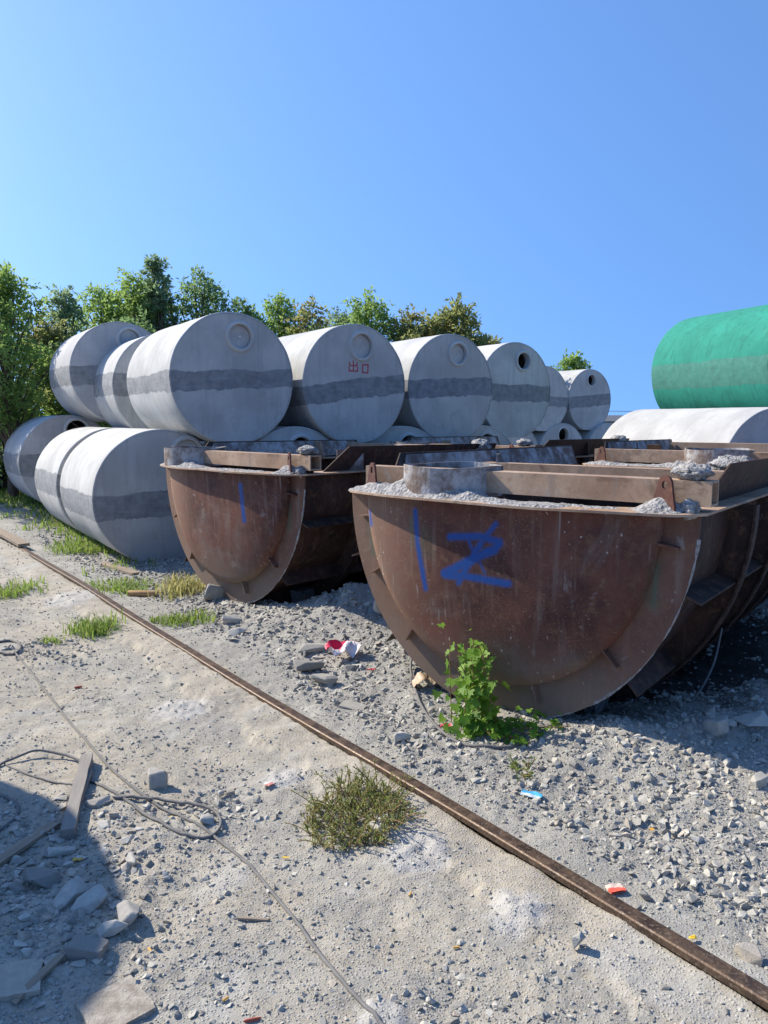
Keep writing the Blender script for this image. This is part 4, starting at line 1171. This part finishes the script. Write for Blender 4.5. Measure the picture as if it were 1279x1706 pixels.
def vleaf(p, s, face, tid=None):
    """leaf lying across the direction face, tip hanging"""
    global nleaf
    me = vleafs[tid if tid is not None else int(np.clip(rng.normal(2.8, 1.6), 0, 5))]
    o = link('leaf', me, None, vroot, p)
    f = Vector(face).normalized()
    q = f.to_track_quat('Z', 'Y')
    o.rotation_euler = (q @ Vector((0, 0, 1)).rotation_difference(Vector((0, 0, 1)))).to_euler()
    o.rotation_euler.rotate_axis('Z', math.pi + rng.normal(0, 0.9))
    o.scale = (s, s, s)
    nleaf += 1
for s in range(14):                                  # upright stems of the leafy column
    bx = rng.uniform(-0.19, 0.07); by = rng.uniform(-0.10, 0.12)
    hh = rng.uniform(0.34, 0.60)
    tip = np.array([bx * 0.9 + rng.normal(-0.04, 0.04), by + rng.normal(0, 0.04), hh])
    path = catmull([(bx, by, -0.02), (bx + rng.normal(0, 0.03), by + rng.normal(0, 0.03), hh * 0.5), tip], 6)
    vstem(path)
    for k in range(15):
        t = (k + rng.uniform(0, 1)) / 15
        p = path[min(len(path) - 1, int(t * len(path)))] + rng.normal(0, 0.035, 3)
        p[2] = max(0.02, p[2])
        s_ = rng.uniform(0.045, 0.080) * (1.15 - 0.45 * t)
        vleaf(p, s_, (-0.5 + rng.normal(0, 0.5), -0.6 + rng.normal(0, 0.5), 0.7 + rng.normal(0, 0.35)), None if t < 0.75 else int(rng.randint(3, 6)))
for s in range(10):                                  # creeping stems over the rubble to the right
    an = rng.uniform(-0.7, 0.25); L = rng.uniform(0.15, 0.62)
    pts = []
    for t in np.linspace(0, 1, 5):
        px_, py_ = -0.05 + math.cos(an) * L * t, -0.12 + math.sin(an) * L * t * 0.6 + 0.04 * math.sin(5 * t)
        pts.append((px_, py_, hz(vb[0] + px_, vb[1] + py_) - hz(*vb) + 0.02 + 0.03 * math.sin(math.pi * t)))
    path = catmull(pts, 4); vstem(path)
    for k in range(9):
        p = path[rng.randint(1, len(path))] + np.append(rng.normal(0, 0.03, 2), rng.uniform(0, 0.03))
        vleaf(p, rng.uniform(0.035, 0.06), (rng.normal(0, 0.3), -0.3 + rng.normal(0, 0.3), 1.0))
link('stems', np_mesh('stems', np.concatenate(sv), np.concatenate(sf), smooth=True), stem_mat.m, vroot)
for (dx, dy, sc_) in ((0.40, 0.03, 0.9), (0.50, -0.02, 0.7), (0.30, -0.10, 0.8)):
    for k in range(7):
        vleaf((dx + rng.normal(0, 0.03), dy + rng.normal(0, 0.03), 0.02 + hz(vb[0] + dx, vb[1] + dy) - hz(*vb) + abs(rng.normal(0, 0.05))), 0.05 * sc_, (rng.normal(0, 0.3), -0.4, 0.9), int(rng.randint(3, 6)))

# ------------------------------------------------------------------ loose pieces
def hull_chunk(seed, dims, npts=16, boxy=0.6):
    r = random.Random(seed)
    bm = bmesh.new()
    for i in range(npts):
        v = Vector([r.uniform(-1, 1) for _ in range(3)])
        m = max(abs(q) for q in v)
        v = v.lerp(v / m, boxy) if boxy else v.normalized()
        bm.verts.new(Vector((v.x * dims[0] / 2, v.y * dims[1] / 2, v.z * dims[2] / 2)))
    ch = bmesh.ops.convex_hull(bm, input=bm.verts)
    junk = [g for g in ch['geom_interior'] if isinstance(g, bmesh.types.BMVert)]
    if junk: bmesh.ops.delete(bm, geom=junk, context='VERTS')
    bmesh.ops.bevel(bm, geom=list(bm.edges), offset=min(dims) * 0.05, segments=1, affect='EDGES')
    return bm_mesh('chunk', bm)
def slab_mesh(seed, dims):
    r = random.Random(seed)
    bm = bmesh.new()
    n_ = 5
    ring = []
    for sx_, sy_, ex, ey in ((-1, -1, 1, -1), (1, -1, 1, 1), (1, 1, -1, 1), (-1, 1, -1, -1)):
        for k in range(n_):
            t_ = k / n_
            ring.append(((sx_ + (ex - sx_) * t_) * dims[0] / 2 * (1 + r.uniform(-.06, .02)), (sy_ + (ey - sy_) * t_) * dims[1] / 2 * (1 + r.uniform(-.07, .02))))
    add_prism(bm, ring, -dims[2] / 2, dims[2] / 2, lambda a, b, d: Vector((a, b, d + r.uniform(-.06, .06) * dims[2])))
    bmesh.ops.bevel(bm, geom=list(bm.edges), offset=min(dims) * 0.10, segments=1, affect='EDGES')
    return bm_mesh('slab', bm)
def chunk(label, pos, dims, seed, yaw=0.0, tilt=(0, 0), lift=0.35, group=None, name='concrete_chunk', mat=None, boxy=0.6, cat='rubble'):
    o = link(name, slab_mesh(seed, dims) if boxy >= 0.85 else hull_chunk(seed, dims, boxy=boxy), mat or chunk_mat, None, (pos[0], pos[1], hz(*pos) + dims[2] * lift))
    o.rotation_euler = (tilt[0], tilt[1], yaw)
    tag(o, label, cat, group)
    return o
dusty_slab = Mat('dusty_slab', 0.95)
_n = dusty_slab.noise(dusty_slab.pos, 22, 6, 0.7)
dusty_slab.color(dusty_slab.mix(dusty_slab.step(_n, 0.3, 0.7), (0.24, 0.205, 0.165), (0.44, 0.40, 0.335)))
dusty_slab.normal(dusty_slab.bump(dusty_slab.noise(dusty_slab.pos, 110, 5, 0.7), 0.6, 0.008))
dusty_slab = dusty_slab.m
chunk('fist sized angular concrete lump standing alone beyond the cable loop', (-1.190, 3.860), (0.115, 0.10, 0.115), 1, 0.4, (0.1, 0.1), 0.42)
chunk('long rounded concrete block lying in the shadow, leaning right', (-1.149, 2.813), (0.15, 0.09, 0.06), 2, 0.9, (0.2, -0.35), 0.5, boxy=0.75)
chunk('broad concrete lump in the shadow left of the long block', (-1.412, 2.971), (0.17, 0.13, 0.07), 3, 0.3, (0, 0.2), 0.4)
chunk('grey broken lump between the two large shaded blocks', (-1.262, 2.859), (0.16, 0.11, 0.06), 4, 1.0, (0.2, 0), 0.4)
chunk('flat brick shaped piece half in sun at the shadow edge', (-1.059, 2.541), (0.135, 0.075, 0.045), 5, -0.15, (0, 0.05), 0.45, boxy=0.9)
chunk('crumbling cement clod on the sunny shadow edge', (-0.973, 2.729), (0.12, 0.12, 0.07), 6, 0.2, (0.1, 0), 0.4, boxy=0.2)
chunk('low cement clod just below the crumbling one', (-1.005, 2.657), (0.12, 0.06, 0.05), 7, 0.5, (0, 0), 0.4)
chunk('thin concrete sheet lying at the lower left corner', (-1.265, 2.399), (0.20, 0.17, 0.022), 8, 0.35, (0.02, 0.03), 0.3, boxy=0.95)
chunk('half buried square concrete slab at the bottom of the picture', (-0.877, 2.302), (0.20, 0.20, 0.03), 9, 0.75, (0.02, 0.03), -0.12, boxy=0.97, mat=dusty_slab)
chunk('pale flat shard beside the fallen timber', (-1.438, 3.211), (0.13, 0.05, 0.03), 10, 0.4, (0, 0.1), 0.4)
chunk('curved shard lying right of the timber', (-1.423, 3.642), (0.13, 0.05, 0.03), 11, 0.6, (0.2, 0), 0.4)
chunk('cylinder like cement stub at the sunny shadow edge', (-1.084, 3.123), (0.09, 0.045, 0.04), 12, -0.6, (0, 0), 0.4, boxy=0.3)
chunk('flat stone caught in the cable loop', (-0.844, 3.469), (0.075, 0.06, 0.035), 13, 0.2, (0, 0.2), 0.45)
chunk('dark grey stone by the cable crossing', (-1.307, 3.525), (0.05, 0.04, 0.035), 14, 0.2, (0, 0), 0.4)
chunk('long flat slab left of the red printed wrapper', (-0.562, 6.103), (0.30, 0.11, 0.06), 15, 0.15, (0, 0), 0.5, boxy=0.75)
chunk('rounded pale lump just below the red printed wrapper', (-0.573, 5.707), (0.24, 0.15, 0.09), 16, 0.3, (0, 0.1), 0.45)
chunk('smooth grey lump, lowest of the heap by the wrapper', (-0.433, 5.384), (0.18, 0.14, 0.08), 17, 0.5, (0, 0.15), 0.45)
chunk('grey brick like piece at the foot of the blue striped mould', (-1.427, 7.034), (0.20, 0.11, 0.09), 18, 0.2, (0.1, 0.1), 0.3, boxy=0.7)
chunk('second grey brick like piece nearer the rail', (-1.302, 6.669), (0.18, 0.10, 0.07), 19, 0.5, (0, -0.1), 0.3, boxy=0.7)
chunk('thin tilted slate on the rubble midway to the rail', (-0.207, 4.959), (0.17, 0.10, 0.02), 20, -0.4, (0.1, 0.1), 0.6, boxy=0.9)
chunk('large shaded boulder under the right end of the nearest mould', (1.888, 4.166), (0.15, 0.14, 0.12), 21, 0.2, (0, 0), 0.4)
chunk('broad shaded slab at the right edge in the mould shadow', (2.116, 4.245), (0.20, 0.13, 0.07), 22, 0.1, (0, -0.15), 0.5, boxy=0.8)
chunk('pale block at the right edge below the shadow line', (1.891, 3.692), (0.10, 0.08, 0.06), 23, 0.3, (0, 0), 0.45)
chunk('large white stone at the right edge beyond the rail', (1.302, 2.547), (0.10, 0.07, 0.05), 24, -0.4, (0, 0), 0.4)
chunk('pale flat stone beside the red cigarette pack', (1.060, 2.898), (0.065, 0.04, 0.03), 25, -0.2, (0, 0.1), 0.45)
chunk('small white stone under the pale flat one', (0.993, 2.821), (0.04, 0.025, 0.02), 26, 0.1, (0, 0), 0.45)
chunk('upright dark sided shard standing near the rail', (0.692, 2.541), (0.055, 0.03, 0.07), 27, 0.8, (0.1, 0.2), 0.35)
chunk('pair of pale stones right of the tiny creeper, larger', (0.509, 3.915), (0.09, 0.06, 0.025), 28, 0.2, (0, 0), 0.5)
chunk('dark earth clod on the rubble between rail and vine', (0.103, 4.431), (0.13, 0.10, 0.07), 29, 0.2, (0, 0), 0.4, boxy=0.1, mat=None)
chunk('rough boulder leaning on the left edge of the nearest mould', (0.003, 6.786), (0.26, 0.22, 0.20), 30, 0.2, (0, 0), 0.4, boxy=0.2)
chunk('rough grey lump beside the flange of the blue striped mould', (-1.810, 7.894), (0.24, 0.20, 0.22), 31, 0.6, (0, 0), 0.4, boxy=0.2)
chunk('white angular stone near the small paper scrap', (-0.799, 3.807), (0.045, 0.035, 0.035), 32, 0.2, (0, 0), 0.45)
chunk('brown tinged stone left of the white angular one', (-0.852, 3.794), (0.05, 0.035, 0.03), 33, 0.9, (0, 0), 0.45)

# anonymous shards: as many as can be told apart, named by where they lie
shard_data = []
for i in range(16):
    me = hull_chunk(100 + i, (1.0, 0.72, 0.42 - 0.012 * i), npts=13, boxy=0.45 + 0.02 * i)
    me.materials.append(chunk_mat); me.name = 'stone'
    shard_data.append(me)
rng = np.random.RandomState(11)
zones = [
    (75, 'grey rubble shard before the nearest mould', 'shards before the nearest mould', lambda x, y: (rail_sd(x, y) > 0.45) & (y < 5.6) & (rail_sd(x, y) < 1.9), (0.028, 0.080)),
    (60, 'grey rubble shard before the striped mould', 'shards before the striped mould', lambda x, y: (rail_sd(x, y) > 0.4) & (y >= 5.6) & (y < 8) & (rail_sd(x, y) < 1.7), (0.04, 0.13)),
    (62, 'sunlit stone left of the rail', 'stones left of the rail', lambda x, y: (rail_sd(x, y) < -0.35) & (y < 6.5) & ~((x < -0.9) & (y < 3.9)), (0.015, 0.05)),
    (82, 'broken stone in the round shadow', 'stones in the round shadow', lambda x, y: (x < -1.05) & (y < 3.7) & (y > 2.1), (0.028, 0.095)),
    (14, 'pebble on the strip along the rail', 'pebbles along the rail', lambda x, y: (rail_sd(x, y) > -0.33) & (rail_sd(x, y) < -0.08) & (y < 5), (0.018, 0.04)),
]
MARKS = [('red printed wrapper', (-0.318, 5.853)), ('vine', (0.558, 4.557)), ('tiny creeper', (0.747, 3.993)), ('blue plastic scrap', (0.753, 3.729)), ('red cigarette pack', (0.946, 2.938)), ('yellow leaf', (1.142, 2.637)), ('orange leaf', (1.243, 3.372)), ('large shaded boulder', (1.888, 4.166)), ('right edge white stone', (1.302, 2.547)), ('grey bricks', (-1.364, 6.826)), ('tilted slate', (-0.207, 4.959)), ('mould boulder', (0.003, 6.786)), ('log', (-2.656, 8.286)), ('leggy grass tuft', (-2.648, 6.867)), ('cable loop', (-0.919, 3.485)), ('fist sized lump', (-1.190, 3.860)), ('pink paper scrap', (-0.606, 3.853)), ('sprawling weed', (-0.137, 3.502)), ('short stick', (-0.507, 2.754)), ('yellow scrap', (-0.434, 3.197)), ('bottom cigarette butt', (-0.527, 2.345)), ('middle cigarette butt', (0.264, 2.598)), ('upright shard', (0.692, 2.541)), ('timber', (-1.548, 3.692)), ('long shaded block', (-1.149, 2.813)), ('split wood strip', (-1.172, 2.427)), ('twig', (-2.161, 5.140)), ('cable coil', (-3.136, 6.304)), ('flat board', (-1.631, 3.226))]
found = {}
for cnt, noun, grp, test, (s0, s1) in zones:
    made = 0
    while made < cnt:
        y_ = math.exp(rng.uniform(math.log(2.05), math.log(8.2))); x_ = rng.uniform(-0.52, 0.52) * y_
        if not test(x_, y_) or abs(rail_sd(x_, y_)) < 0.08: continue
        s_ = s0 + (s1 - s0) * rng.uniform(0, 1) ** 2.2
        o = link('stone', shard_data[rng.randint(16)], None, None, (x_, y_, hz(x_, y_) + 0.05 * s_))
        o.scale = (s_, s_ * rng.uniform(0.8, 1.1), s_ * rng.uniform(0.7, 1.15))
        o.rotation_euler = (rng.normal(0, 0.2), rng.normal(0, 0.2), rng.uniform(0, 6.28))
        near = min(MARKS, key=lambda q: math.hypot(q[1][0] - x_, q[1][1] - y_))[0]
        found.setdefault((noun, near, grp), []).append((-s_, o))
        made += 1
for (noun, near, grp), lst in found.items():
    lst.sort(key=lambda q: q[0])
    for k, (_, o) in enumerate(lst):
        rank = ('largest ', 'second largest ', 'third largest ')[k] if k < 3 and len(lst) > 1 else 'small '
        tag(o, '%s%s nearest to the %s' % (rank, noun, near), 'stone', grp)

# cables
cable_mat = Mat('dusty_cable_rubber', 0.8); cable_mat.color(cable_mat.mix(cable_mat.noise(cable_mat.obj, 18, 4), (0.09, 0.088, 0.085), (0.24, 0.23, 0.215)))
def cable(label, pts, r, lifts=None, extra=0.0):
    P_ = np.array([(p[0], p[1]) for p in pts])
    L_ = np.zeros(len(P_)) if lifts is None else np.array(lifts)
    Q = catmull(np.c_[P_, L_], 12)
    z = height(Q[:, 0], Q[:, 1])
    # the cable spans small bumps
    kz = np.convolve(np.pad(z, 4, mode='edge'), np.ones(9) / 9, 'valid')
    Q3 = np.c_[Q[:, :2], np.maximum(kz, z) + r * 0.7 + Q[:, 2] + extra]
    c0 = Q3[0].copy()
    a, b = tube(Q3 - c0, r, 8)
    o = link('cable', np_mesh('cable', a, b, smooth=True), cable_mat.m, None, tuple(c0))
    tag(o, label, 'cable', 'electric cables on the ground')
cable('long grey cable snaking from the left edge down to the bottom centre', [(-3.109, 6.269), (-2.477, 5.384), (-1.930, 4.614), (-1.470, 3.993), (-1.183, 3.692), (-0.881, 3.447), (-0.632, 3.178), (-0.404, 2.851), (-0.188, 2.486), (0.001, 2.212)], 0.0075)
cable('grey cable looping round the flat stone beside the timber', [(-1.561, 3.887), (-1.324, 3.704), (-1.111, 3.502), (-0.944, 3.361), (-0.814, 3.340), (-0.773, 3.447), (-0.852, 3.571), (-1.018, 3.642), (-1.213, 3.692), (-1.370, 3.704)], 0.008, [0, 0, 0.004, 0, 0, 0.01, 0.02, 0.02, 0.014, 0])
cable('dark cable arching in from the left edge to the timber', [(-2.129, 4.015), (-2.113, 4.104), (-1.987, 4.197), (-1.803, 4.166), (-1.633, 4.059)], 0.0075, [0, 0.01, 0.03, 0.02, 0.0])
cable('thin cable lying behind the timber end', [(-2.113, 4.089), (-1.951, 3.971), (-1.747, 3.874), (-1.557, 3.794)], 0.0055)
cable('cable loop at the left edge inside the round shadow', [(-2.013, 3.742), (-1.906, 3.692), (-1.800, 3.583), (-1.758, 3.447), (-1.802, 3.340)], 0.0085)
cable('small coil of cable at the left edge above the long cable', [(-3.253, 6.235), (-3.071, 6.168), (-3.081, 6.339), (-3.239, 6.518), (-3.367, 6.481)], 0.0115)
cable('black hose curling round the vine beneath the nearest mould', [(0.282, 5.794), (0.197, 5.487), (0.241, 4.916), (0.385, 4.475), (0.562, 4.294), (0.808, 4.294), (1.027, 4.413), (1.337, 4.557), (1.584, 4.633)], 0.010, [0.10, 0.03, 0, 0, 0, 0, 0, 0, 0.0])
Q = catmull([(1.62, 4.55, 0.05), (1.95, 4.75, 0.09), (2.2, 5.0, 0.25), (2.32, 5.15, 0.48)], 10)
a, b = tube(Q, 0.008, 8)
tag(link('cable', np_mesh('cable', a, b, smooth=True), cable_mat.m), 'thin cable hanging from the shell of the nearest mould', 'cable', 'electric cables on the ground')

# timber
def wood_material(name, lo, hi):
    M = Mat(name, 0.9)
    n_ = M.noise(M.scale(M.obj, (3, 40, 40)), 1.5, 5, 0.6)
    M.color(M.mix(n_, lo, hi)); M.normal(M.bump(n_, 0.5, 0.004))
    return M.m
wood = wood_material('weathered_wood', (0.16, 0.12, 0.085), (0.40, 0.33, 0.25))
wood_grey = wood_material('grey_wood', (0.15, 0.135, 0.12), (0.36, 0.33, 0.29))
def plank(label, p0, p1, w, h, mat, name='plank', lift=0.0, roll=0.0, rag=0.15):
    L = math.hypot(p1[0] - p0[0], p1[1] - p0[1])
    r = random.Random(label)
    bm = bmesh.new()
    rows = []
    for i in range(9):
        t = i / 8
        ww = w * (1 + r.uniform(-rag, rag) * 0.5); jx = r.uniform(-0.02, 0.02) * (i in (0, 8))
        rows.append([bm.verts.new((t * L - L / 2 + jx + r.uniform(-0.01, 0.01) * (i in (0, 8)), a * ww / 2, b * h / 2 + 0.15 * h * math.sin(3 * t))) for a, b in ((-1, -1), (1, -1), (1, 1), (-1, 1))])
    for i in range(8):
        for k in range(4): bm.faces.new((rows[i][k], rows[i][(k + 1) % 4], rows[i + 1][(k + 1) % 4], rows[i + 1][k]))
    bm.faces.new(rows[0][::-1]); bm.faces.new(rows[8])
    z0, z1 = hz(*p0), hz(*p1)
    o = link(name, bm_mesh(name, bm), mat, None, ((p0[0] + p1[0]) / 2, (p0[1] + p1[1]) / 2, (z0 + z1) / 2 + h * 0.5 + lift))
    o.rotation_euler = (roll, -math.atan2(z1 - z0, L), math.atan2(p1[1] - p0[1], p1[0] - p0[0]))
    tag(o, label, 'wood')
    return o
plank('grey timber length lying across the shadow edge at left', (-1.446, 3.310), (-1.663, 4.119), 0.058, 0.05, wood_grey, 'timber')
plank('flat weathered board running out of the left edge in shadow', (-1.683, 3.065), (-1.561, 3.425), 0.055, 0.018, wood, lift=0.004)
plank('thin split wood strip in the lower left shadow', (-1.209, 2.323), (-1.135, 2.528), 0.028, 0.012, wood, lift=0.012)
plank('short broken lath beside the split strip', (-1.237, 2.480), (-1.167, 2.553), 0.02, 0.010, wood_grey, lift=0.004)
plank('thin dark strap leaning beside the timber', (-1.450, 3.361), (-1.581, 3.957), 0.012, 0.03, wood_grey, lift=0.01)
plank('pale plank on the rail bed at the far left', (-6.166, 12.116), (-5.262, 11.097), 0.16, 0.04, wood, lift=0.05)
plank('brown plank lying before the nearest lower tank', (-3.815, 10.145), (-3.052, 9.341), 0.12, 0.03, wood)
plank('short stick on the sunny ground near the long cable', (-0.572, 2.754), (-0.441, 2.747), 0.010, 0.008, wood)
plank('thin twig on the gravel left of the rail', (-2.171, 4.916), (-2.160, 5.409), 0.010, 0.008, wood)
# round log
lp = (-2.656, 8.286)
a, b = tube([(-0.16, 0, 0), (-0.15, 0, 0), (0, 0, 0.004), (0.15, 0, 0), (0.16, 0, 0)], 0.035, 12, taper=[0.85, 1, 1, 1, 0.85])
nv = len(a); caps = [np.arange(12)[None, ::-1], (np.arange(12) + nv - 12)[None]]
logm = wood_material('bamboo_brown_wood', (0.30, 0.17, 0.07), (0.52, 0.34, 0.17))
o = link('log', np_mesh('log', a, [b] + caps, smooth=True), logm, None, (lp[0], lp[1], hz(*lp) + 0.03)); o.rotation_euler = (0, 0, -0.12)
tag(o, 'short brown round log lying beyond the rail near the grass', 'log')

# litter
def paper(label, pos, w, h, seed, col_a, col_b, yaw=0.0, crumple=0.25, stripe=10.0, name='wrapper', cat='litter', thick=0.0015, lift=0.01):
    M = Mat('printed_wrapper', 0.5)
    xx = M.sep(M.obj)
    f = M.step(M.math('ADD', M.math('MULTIPLY', xx[1], stripe), M.math('MULTIPLY', M.noise(M.obj, 30, 2), 0.8)), 0.30, 0.50)
    M.color(M.mix(f, col_a, col_b))
    rng = np.random.RandomState(seed)
    U, W = np.meshgrid(np.linspace(-0.5, 0.5, 12), np.linspace(-0.5, 0.5, 9))
    Z = crumple * min(w, h) * 0.8 * (fbm(U * 2.2 + seed, W * 2.2, seed * 0.37, 3)) 
    X = U * w * (1 - 0.15 * np.abs(W)); Y = W * h * (1 - 0.3 * np.abs(U) * (seed % 2))
    top = np.stack([X, Y, Z - Z.min()], -1).reshape(-1, 3); bot = top - np.array([0, 0, thick])
    g = grid_faces(9, 12)
    o = link(name, np_mesh(name, np.concatenate([top, bot]), np.concatenate([g, g[:, ::-1] + 108]), smooth=True), M.m, None, (pos[0], pos[1], hz(*pos) + lift))
    o.rotation_euler = (0, 0, yaw)
    tag(o, label, cat)
    return o
paper('red and white printed wrapper crumpled on the rubble heap', (-0.318, 5.853), 0.26, 0.22, 3, (0.75, 0.68, 0.68), (0.62, 0.03, 0.09), 0.5, 0.55, lift=0.03)
paper('red and cream cigarette pack flattened beyond the rail', (0.946, 2.938), 0.075, 0.05, 4, (0.70, 0.12, 0.08), (0.72, 0.55, 0.45), 0.25, 0.10, 25, name='cigarette_pack', lift=0.016, thick=0.006)
paper('blue plastic scrap on the rubble below the creeper', (0.753, 3.729), 0.11, 0.06, 5, (0.55, 0.62, 0.66), (0.06, 0.36, 0.62), -0.45, 0.2, 18, lift=0.018)
paper('small pink and white paper scrap on the trodden ground', (-0.606, 3.853), 0.05, 0.035, 6, (0.62, 0.25, 0.20), (0.75, 0.70, 0.64), 0.5, 0.2, 30)
paper('red and white rag at the foot of the vine', (0.395, 4.557), 0.085, 0.085, 7, (0.70, 0.62, 0.58), (0.55, 0.04, 0.05), 0.8, 0.4, 14, name='rag', lift=0.012)
paper('small red scrap on the rubble right of the wrapper', (-0.097, 5.568), 0.07, 0.03, 9, (0.6, 0.05, 0.08), (0.6, 0.10, 0.12), 0.4, 0.3, 14, lift=0.015)
paper('brown crumpled paper sack against the left foot of the nearest mould', (0.303, 5.163), 0.22, 0.18, 11, (0.42, 0.31, 0.20), (0.48, 0.38, 0.28), 0.2, 0.5, 8, name='paper_sack', lift=0.02)
paper('yellow leaf on the shaded gravel', (-1.332, 3.146), 0.045, 0.024, 12, (0.55, 0.33, 0.04), (0.60, 0.38, 0.06), 0.2, 0.25, 5, name='fallen_leaf', cat='leaf')
paper('yellow scrap lying beside the weed', (-0.434, 3.197), 0.032, 0.012, 14, (0.65, 0.42, 0.05), (0.70, 0.50, 0.10), -0.2, 0.2, 5)
paper('yellow leaf beyond the rail at right', (1.142, 2.637), 0.030, 0.020, 15, (0.65, 0.42, 0.03), (0.70, 0.50, 0.06), 0.4, 0.3, 5, name='fallen_leaf', cat='leaf', lift=0.012)
paper('orange leaf on the rubble before the nearest mould', (1.243, 3.372), 0.030, 0.02, 16, (0.60, 0.33, 0.06), (0.65, 0.40, 0.1), 0.4, 0.3, 5, name='fallen_leaf', cat='leaf', lift=0.014)
paper('yellow paper bit on the left near the cable loop', (-1.030, 3.530), 0.022, 0.010, 17, (0.68, 0.48, 0.05), (0.7, 0.5, 0.1), -0.3, 0.2, 5)
butt_m = Mat('cigarette_filter', 0.8); butt_m.color((0.62, 0.36, 0.10))
for lab, p_, yw in (('orange cigarette butt at the bottom edge left of centre', (-0.527, 2.345), 0.9), ('orange cigarette butt on the sunny ground right of the shadow', (-0.847, 2.578), -0.9), ('cigarette butt on the ground left of the rail near the middle', (0.264, 2.598), 0.1), ('cigarette butt lying below the weed', (0.106, 2.906), 1.2)):
    a, b = tube([(-0.012, 0, 0), (0.012, 0, 0)], 0.0042, 8)
    o = link('cigarette_butt', np_mesh('cigarette_butt', a, [b, np.arange(8)[None, ::-1], np.arange(8, 16)[None]], smooth=False), butt_m.m, None, (p_[0], p_[1], hz(*p_) + 0.006)); o.rotation_euler = (0, 0, yw)
    tag(o, lab, 'cigarette butt', 'cigarette butts')
brick_m = Mat('red_brick', 0.9); brick_m.color(brick_m.mix(brick_m.noise(brick_m.obj, 40, 4), (0.26, 0.06, 0.045), (0.42, 0.13, 0.09)))
chunk('thin red brick splinter at the bottom edge', (-0.423, 2.259), (0.06, 0.013, 0.012), 61, 0.2, (0, 0), 0.5, mat=brick_m.m, name='brick_splinter', cat='brick')
chunk('brown brick splinter among the gravel at left', (-2.211, 5.371), (0.06, 0.022, 0.02), 62, 0.3, (0, 0), 0.5, mat=brick_m.m, name='brick_splinter', cat='brick')
